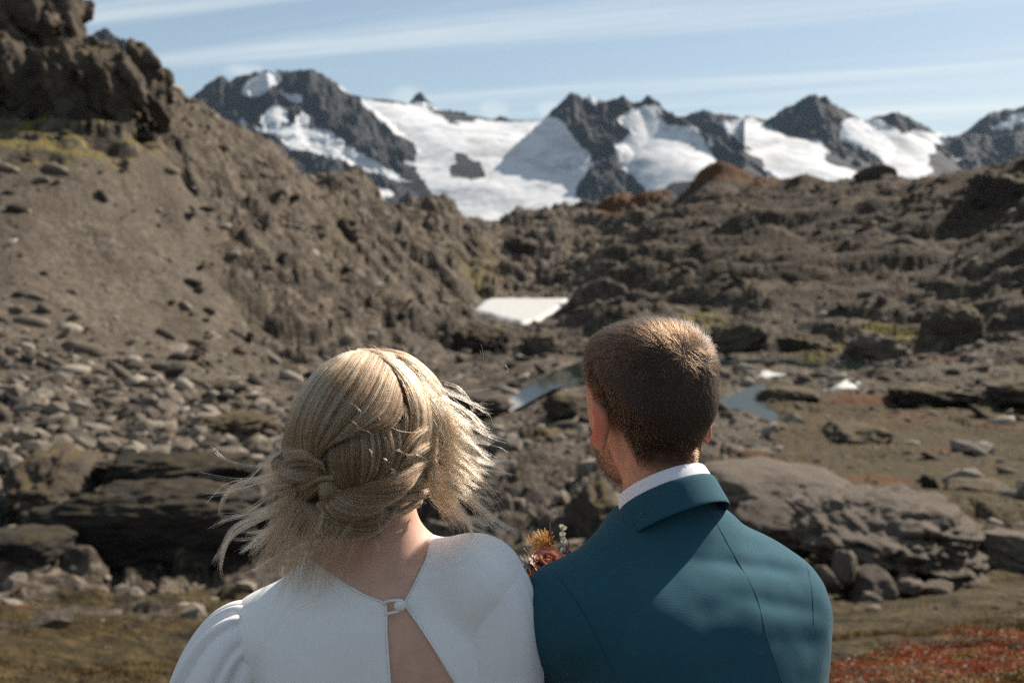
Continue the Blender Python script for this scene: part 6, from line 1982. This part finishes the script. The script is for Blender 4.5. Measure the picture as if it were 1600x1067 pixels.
# blown out to the right, thick near the head
for g, nn, ww in (([[(652, 590, 0, 1.40), (690, 622, 0, 1.405), (716, 668, 0, 1.40), (722, 730, 0, 1.39), (742, 800, 0, 1.385)], [(664, 606, 0, 1.39), (694, 650, 0, 1.39), (704, 710, 0, 1.385), (706, 760, 0, 1.38), (716, 806, 0, 1.38)], [(672, 640, 0, 1.38), (690, 690, 0, 1.375), (690, 740, 0, 1.375), (694, 778, 0, 1.375), (690, 812, 0, 1.38)]], 190, 8.0),
                  ([[(660, 600, 0, 1.41), (705, 640, 0, 1.41), (735, 690, 0, 1.41), (742, 722, 0, 1.41), (782, 742, 0, 1.41)], [(668, 620, 0, 1.40), (704, 670, 0, 1.40), (720, 720, 0, 1.40), (745, 760, 0, 1.40), (790, 820, 0, 1.40)]], 130, 10.0),
                  ([[(676, 700, 0, 1.375), (684, 740, 0, 1.375), (708, 775, 0, 1.38), (728, 806, 0, 1.38), (738, 842, 0, 1.385)], [(668, 740, 0, 1.37), (676, 775, 0, 1.37), (690, 800, 0, 1.375), (700, 818, 0, 1.375), (706, 826, 0, 1.38)]], 170, 8.0)):
    sheet(g, nn, .006, .020, 18, ww, base=False, fly=.2, rad=.00014, ragged=.6)
for p_, n_, w0 in (([(668, 596, 0, 1.41), (706, 592, 0, 1.41), (738, 580, 0, 1.41), (753, 560, 0, 1.41), (746, 532, 0, 1.41)], 4, 2), ([(672, 602, 0, 1.41), (720, 612, 0, 1.41), (770, 606, 0, 1.42), (796, 588, 0, 1.42), (785, 570, 0, 1.42)], 3, 2),
                   ([(700, 640, 0, 1.41), (732, 668, 0, 1.41), (742, 700, 0, 1.41), (748, 718, 0, 1.41), (776, 728, 0, 1.41), (800, 746, 0, 1.41)], 46, 5), ([(704, 690, 0, 1.40), (722, 735, 0, 1.40), (752, 752, 0, 1.40), (786, 752, 0, 1.41)], 26, 4),
                   ([(700, 720, 0, 1.39), (722, 762, 0, 1.39), (756, 796, 0, 1.39), (786, 820, 0, 1.40), (812, 832, 0, 1.40)], 40, 5), ([(694, 745, 0, 1.385), (712, 790, 0, 1.385), (734, 818, 0, 1.385), (740, 848, 0, 1.385)], 60, 7),
                   ([(690, 620, 0, 1.41), (728, 640, 0, 1.42), (752, 668, 0, 1.42), (764, 690, 0, 1.42)], 14, 4), ([(702, 655, 0, 1.41), (740, 640, 0, 1.42), (765, 620, 0, 1.42), (800, 616, 0, 1.43)], 4, 2),
                   ([(706, 670, 0, 1.41), (745, 690, 0, 1.42), (770, 690, 0, 1.42), (778, 676, 0, 1.42)], 5, 3), ([(710, 680, 0, 1.41), (728, 655, 0, 1.42), (760, 645, 0, 1.42), (772, 662, 0, 1.42)], 3, 2),
                   ([(680, 600, 0, 1.41), (716, 622, 0, 1.41), (748, 632, 0, 1.42), (790, 626, 0, 1.43)], 4, 2), ([(700, 700, 0, 1.40), (735, 730, 0, 1.40), (770, 735, 0, 1.41), (806, 742, 0, 1.41)], 16, 4)):
    wisp(p_, n_, w0, 1.4, flare=.4)
for k in range(64):      # ragged locks tugged out of the pinned hair by the wind
    x0, y0 = rng.uniform(664, 704), rng.uniform(596, 770); d0 = 1.405 - .03 * (y0 - 596) / 174
    L_ = rng.uniform(55, 125); sl = rng.uniform(.35, 1.5) if y0 > 640 else rng.uniform(.2, .9); n_ = np.array([1, sl]) / math.hypot(1, sl); bow = rng.uniform(-16, 22)
    f = lambda t_, b_: (x0 + n_[0] * L_ * t_ - n_[1] * b_, y0 + n_[1] * L_ * t_ + n_[0] * b_, 0, d0 - .004 * t_)
    wisp([f(0, 0), f(.3, bow * .8), f(.62, bow * .5), f(.85, -bow * .15), f(1.0, -bow * .1 - 4)], int(rng.integers(2, 15)), 3.6, 1.4, 22, .00013, flare=.6)
for k in range(22):      # and on the other side, lower
    x0, y0 = rng.uniform(438, 470), rng.uniform(720, 850); d0 = 1.395
    L_ = rng.uniform(35, 105); sl = rng.uniform(.2, 1.3); n_ = np.array([-1, sl]) / math.hypot(1, sl); bow = rng.uniform(-14, 12)
    f = lambda t_, b_: (x0 + n_[0] * L_ * t_ - n_[1] * b_, y0 + n_[1] * L_ * t_ + n_[0] * b_, 0, d0 + .01 * t_)
    wisp([f(0, 0), f(.3, bow * .7), f(.65, bow * .6), f(1.0, -bow * .4)], int(rng.integers(2, 18)), 4.0, 1.6, 20, flare=.5)
for k in range(60):      # hairs that cross the knots
    a = rng.uniform(0, 6.28); cx, cy = rng.uniform(470, 650), rng.uniform(640, 825); rr = rng.uniform(12, 34); sp = rng.uniform(.8, 2.0)
    lf = .011 + rng.random() * .006
    wisp([(cx + rr * math.cos(a + sp * q) * (1 + .3 * q), cy + rr * .7 * math.sin(a + sp * q), lf + .003 * math.sin(3.1 * q)) for q in np.linspace(0, 1, 5)], int(rng.integers(1, 5)), 1.3, 1.3, 16, .00013)
for k in range(60):      # single hairs standing off the head
    a = rng.uniform(math.pi * .86, math.pi * 2.08); x, y = 562 + 122 * math.cos(a), 680 + 134 * math.sin(a)
    t_ = np.array([-math.sin(a), math.cos(a)]) * (1 if math.cos(a) > 0 else -1) * (1 if rng.random() < .7 else -1); o_ = np.array([math.cos(a), math.sin(a)]); L_ = rng.uniform(14, 52)
    wisp([(x - o_[0] * 6, y - o_[1] * 6, 0, DB - .02), (x + t_[0] * L_ * .4 + o_[0] * rng.uniform(2, 9), y + t_[1] * L_ * .4 + o_[1] * 6, 0, DB - .015), (x + t_[0] * L_ + o_[0] * rng.uniform(-4, 12), y + t_[1] * L_ + o_[1] * rng.uniform(-6, 8), 0, DB - .01)], 1, 1, 1, 12, .00012)
# close cap under everything
K = Field(axis(HB[0] - .12, HB[0] + .12, .004), axis(HB[1] - .14, HB[1] + .13, .004), axis(HB[2] - .14, HB[2] + .12, .004))
K.add(K.ellipsoid(wl_(0, .005, .002), (.0845, .096, .101), WA, 2.1), 0)
K.add(K.ellipsoid(P(556, 790, 1.375), (.050, .040, .040)), .03)
lf = (K.Y - HB[1])
K.cut(np.where(lf > .02, .06 * 1 + (lf - .02) * .8 - (K.Z - HB[2]), 1.0) * -1, .01)
K.cut((K.Z - (HB[2] - .118)), .006)
Vk, Fk = surface_nets(K.f, K.xs, K.ys, K.zs)
put_base(Vk, Fk)
link_mesh("hair", fast_mesh("hair", np.concatenate(base_v), np.concatenate(base_f)), M_ROOT_W, bride)
strands_object("hair_strands", strand_list, np.array(strand_rad), M_HAIR_W, bride, .35, strand_tone)
# ================================================================== THE BOUQUET
bouq = tag(empty("bouquet", P(852, 985, 1.79)), "small wedding bouquet with a copper pink rose and an orange pincushion flower, between the couple", "bouquet")


def petal_mesh(name, w, l, cup, curl, mat, seed=0):
    nu, nv = 9, 8
    u, v = np.meshgrid(np.linspace(-1, 1, nu), np.linspace(0, 1, nv))
    prof = np.sin(np.pi * np.clip(v * .82 + .10, 0, 1)) ** .6
    x = u * w * prof
    y = -cup * (u ** 2) * w * prof + curl * l * sstep(.55, 1, v) ** 2 + .02 * l * np.sin(u * 7 + seed) * v
    z = v * l - .10 * l * np.abs(u) ** 2.5 * v
    idx = np.arange(nu * nv).reshape(nv, nu)
    Fc = np.stack([idx[:-1, :-1], idx[:-1, 1:], idx[1:, 1:], idx[1:, :-1]], -1).reshape(-1, 4)
    return fast_mesh(name, np.stack([x, -y, z], -1).reshape(-1, 3), Fc)


def petal_material(name, a, b, tl=.3):
    t = NT(name)
    n = t.noise(t.coord("Object"), 160, 4, .6)
    c = t.mix(t.rng(n, .3, .7), a, b)
    t.b("Base Color", c); t.b("Roughness", .6)
    tr = t.n.new("ShaderNodeBsdfTranslucent"); t.l.new(c, tr.inputs[0])
    mx = t.n.new("ShaderNodeMixShader"); mx.inputs[0].default_value = tl
    t.l.new(t.bsdf.outputs[0], mx.inputs[1]); t.l.new(tr.outputs[0], mx.inputs[2]); t.l.new(mx.outputs[0], t.out.inputs[0])
    return t.mat


M_ROSE = petal_material("copper_rose_petal", (.34, .135, .085), (.47, .225, .155))
M_ORANGE = petal_material("orange_petal", (.48, .15, .03), (.62, .27, .07))
M_STYLE = petal_material("golden_style", (.62, .34, .09), (.72, .48, .20))
M_THISTLE = plain("blue_grey_thistle", (.055, .065, .095), .8)
M_SPIKE = plain("pale_bract", (.42, .40, .36), .7)
M_STRAW = petal_material("straw_blade", (.55, .27, .08), (.70, .42, .17))
M_BROWN = petal_material("brown_sprig", (.11, .045, .018), (.19, .085, .03))
M_EUC = petal_material("pale_green_leaf", (.34, .36, .27), (.50, .50, .40))
M_GREEN = petal_material("green_leaf", (.05, .075, .025), (.10, .12, .04))
M_STEM = plain("green_stem", (.07, .09, .03), .6)
GR = P(852, 1000, 1.79)


def child(name, me, mat, parent, loc=(0, 0, 0), rot=None):
    o = bpy.data.objects.new(name, me); COL.objects.link(o)
    if mat and not me.materials: me.materials.append(mat)
    if len(me.polygons): me.polygons.foreach_set("use_smooth", [True] * len(me.polygons))
    o.parent = parent; o.matrix_parent_inverse = Matrix.Identity(4)
    o.location = loc
    if rot is not None: o.rotation_euler = rot
    return o


def flower_part(name, px, py, D, axis_dir):
    """an upright core mesh at the flower's place, its own +Z along axis_dir; petals hang under it"""
    q = Vector(axis_dir).to_track_quat('Z', 'Y')
    return np.array(P(px, py, D)), q


def rose(px, py, D, ax, size, mat, nm="rose"):
    c, q = flower_part(nm, px, py, D, ax)
    bm = bmesh.new(); bmesh.ops.create_icosphere(bm, subdivisions=2, radius=size * .42)
    for v in bm.verts: v.co.z *= 1.25
    me = bpy.data.meshes.new(nm); bm.to_mesh(me); bm.free()
    o = child(nm, me, mat, bouq, Vector(c) - Vector(bouq.location))
    o.rotation_mode = 'QUATERNION'; o.rotation_quaternion = q
    pm = [petal_mesh("petal", size * w, size * l, cu, k, None, i) for i, (w, l, cu, k) in enumerate(((.55, 1.15, .9, -.06), (.75, 1.30, .7, .10), (.95, 1.35, .5, .28)))]
    for m in pm: m.materials.append(mat)
    for ring, (cnt, rad, til) in enumerate(((4, .20, .02), (6, .34, .22), (8, .46, .50))):
        for i in range(cnt):
            a = 2 * math.pi * (i + .5 * ring) / cnt + rng.normal() * .12
            p = child("petal", pm[ring], None, o, (math.sin(a) * size * rad, -math.cos(a) * size * rad, -size * .55))
            p.rotation_euler = (Matrix.Rotation(a, 3, 'Z') @ Matrix.Rotation(til + rng.normal() * .06, 3, 'X')).to_euler()
    return o


rose(857, 881, 1.775, (.10, -.45, .85), .022, M_ROSE)
rose(836, 914, 1.765, (-.2, -.6, .5), .020, petal_material("pink_petal", (.55, .27, .19), (.66, .36, .28)))
rose(846, 872, 1.82, (-.5, -.1, .9), .016, petal_material("cream_petal", (.62, .52, .42), (.72, .62, .52)), "ranunculus")
rose(833, 894, 1.77, (-.4, -.5, .7), .011, M_ORANGE, "small_orange_flower")
rose(876, 930, 1.78, (.3, -.3, .8), .022, M_ROSE)


def spikes(name, px, py, D, n, r0, r1, mat, core_mat, up=(0, 0, 1), spread=1.2, thick=.0006, curl=.0, sub="spike", cap=40):
    """a head of needles: a core with its needles as sub-parts"""
    c = np.array(P(px, py, D)); up = unit(up)
    bm = bmesh.new(); bmesh.ops.create_icosphere(bm, subdivisions=2, radius=r0)
    me = bpy.data.meshes.new(name); bm.to_mesh(me); bm.free()
    o = child(name, me, core_mat, bouq, Vector(c) - Vector(bouq.location))
    for i in range(n):
        d = unit(up + rng.normal(size=3) * spread * .6)
        s = d * r0 * .7; e = d * r1 * rng.uniform(.8, 1.1); m = (s + e) / 2 + up * curl * r1
        V, Fc = tube_arrays(spline([s, m, e + up * curl * r1 * 1.4], 6), [thick, thick * 1.1, thick * .7], 4)
        child(sub, fast_mesh(sub, V, Fc), mat, o)
    return o


spikes("pincushion_flower", 849, 855, 1.81, 70, .0125, .024, M_STYLE, M_ORANGE, (-.1, -.25, .9), 1.25, .0008, .18, "style")
spikes("thistle_head", 826, 884, 1.775, 34, .008, .020, M_SPIKE, M_THISTLE, (-.5, -.5, .6), 1.5, .0007)
spikes("thistle_head", 884, 871, 1.80, 36, .009, .015, M_THISTLE, M_THISTLE, (.2, -.3, .9), 1.8, .0009)
spikes("thistle_head", 875, 882, 1.79, 30, .008, .014, M_THISTLE, M_THISTLE, (.2, -.3, .9), 1.8, .0009)
spikes("thistle_head", 822, 900, 1.77, 26, .007, .017, M_SPIKE, M_THISTLE, (-.8, -.4, .3), 1.5, .0007)


def blade(name, pts, D, r, mat):
    w = np.array([P(a, b, D + (q[0] if q else 0)) for a, b, *q in pts])
    V, Fc = tube_arrays(spline(w, 14) - np.array(bouq.location), r, 5 if False else 6)
    return child(name, fast_mesh(name, V, Fc), mat, bouq)


for pts in ([(763, 847), (778, 853), (795, 864), (812, 880)], [(773, 846), (790, 860), (809, 876)], [(768, 850), (784, 857), (800, 872)], [(800, 877), (812, 880), (824, 886)], [(818, 856), (826, 864), (832, 872)], [(824, 855), (830, 862), (836, 870)]):
    blade("grass_blade", pts, 1.79, [.0006, .0011, .0012], M_STRAW)
for pts in ([(859, 817), (860, 832), (864, 850), (870, 868)], [(863, 846), (868, 858), (874, 872)], [(856, 846), (862, 858), (868, 870)], [(889, 845), (888, 856), (887, 866)], [(904, 856), (899, 862), (894, 869)]):
    blade("sprig", pts, 1.80, [.0007, .0016, .0020], M_BROWN)
for x, y, dx, dy in ((828, 839, -3, -5), (832, 838, 1, -6), (836, 841, 3, -5), (826, 843, -5, -2), (833, 846, 2, -4)):
    blade("fern_tip", [(836, 856), (x, y + 4), (x + dx, y + dy)], 1.81, [.0009, .0009, .0005], M_STYLE)
stalk = blade("eucalyptus_stem", [(880, 880), (881, 855), (879, 834), (878, 826)], 1.815, [.0009, .0008, .0005], M_EUC)
lm = petal_mesh("leaf", .0042, .0105, .2, .05, None); lm.materials.append(M_EUC)
for x, y, r1, r2 in ((876, 826, 1.3, .3), (881, 825, -1.2, -.4), (874, 834, 1.5, .9), (884, 841, -1.35, .2), (881, 858, -1.5, .5), (876, 845, 1.4, .2)):
    l = child("leaf", lm, None, stalk, Vector(P(x, y, 1.815)) - Vector(bouq.location)); l.rotation_euler = (.9 * r2, r1, r2)
gm = petal_mesh("leaf", .010, .034, .2, .15, None); gm.materials.append(M_GREEN)
for i in range(16):
    a = rng.uniform(0, 6.28)
    l = child("leaf", gm, None, bouq, Vector(P(852 + 22 * math.cos(a), 925 + 16 * math.sin(a), 1.79 + rng.normal() * .015)) - Vector(bouq.location))
    l.rotation_euler = (rng.uniform(.3, 1.1), rng.uniform(-.4, .4), a + 1.57)
for i in range(9):
    a = 2 * math.pi * i / 9
    top = P(852 + 14 * math.cos(a), 915, 1.79 + .014 * math.sin(a)); bot = P(852, 1120, 1.79) + np.array([math.cos(a) * .02, math.sin(a) * .02, 0]); mid = P(856, 1045, 1.79) + np.array([math.cos(a) * .008, math.sin(a) * .008, 0])
    V, Fc = tube_arrays(spline([top, mid, bot], 10) - np.array(bouq.location), .0022, 6)
    child("stem", fast_mesh("stem", V, Fc), M_STEM, bouq)
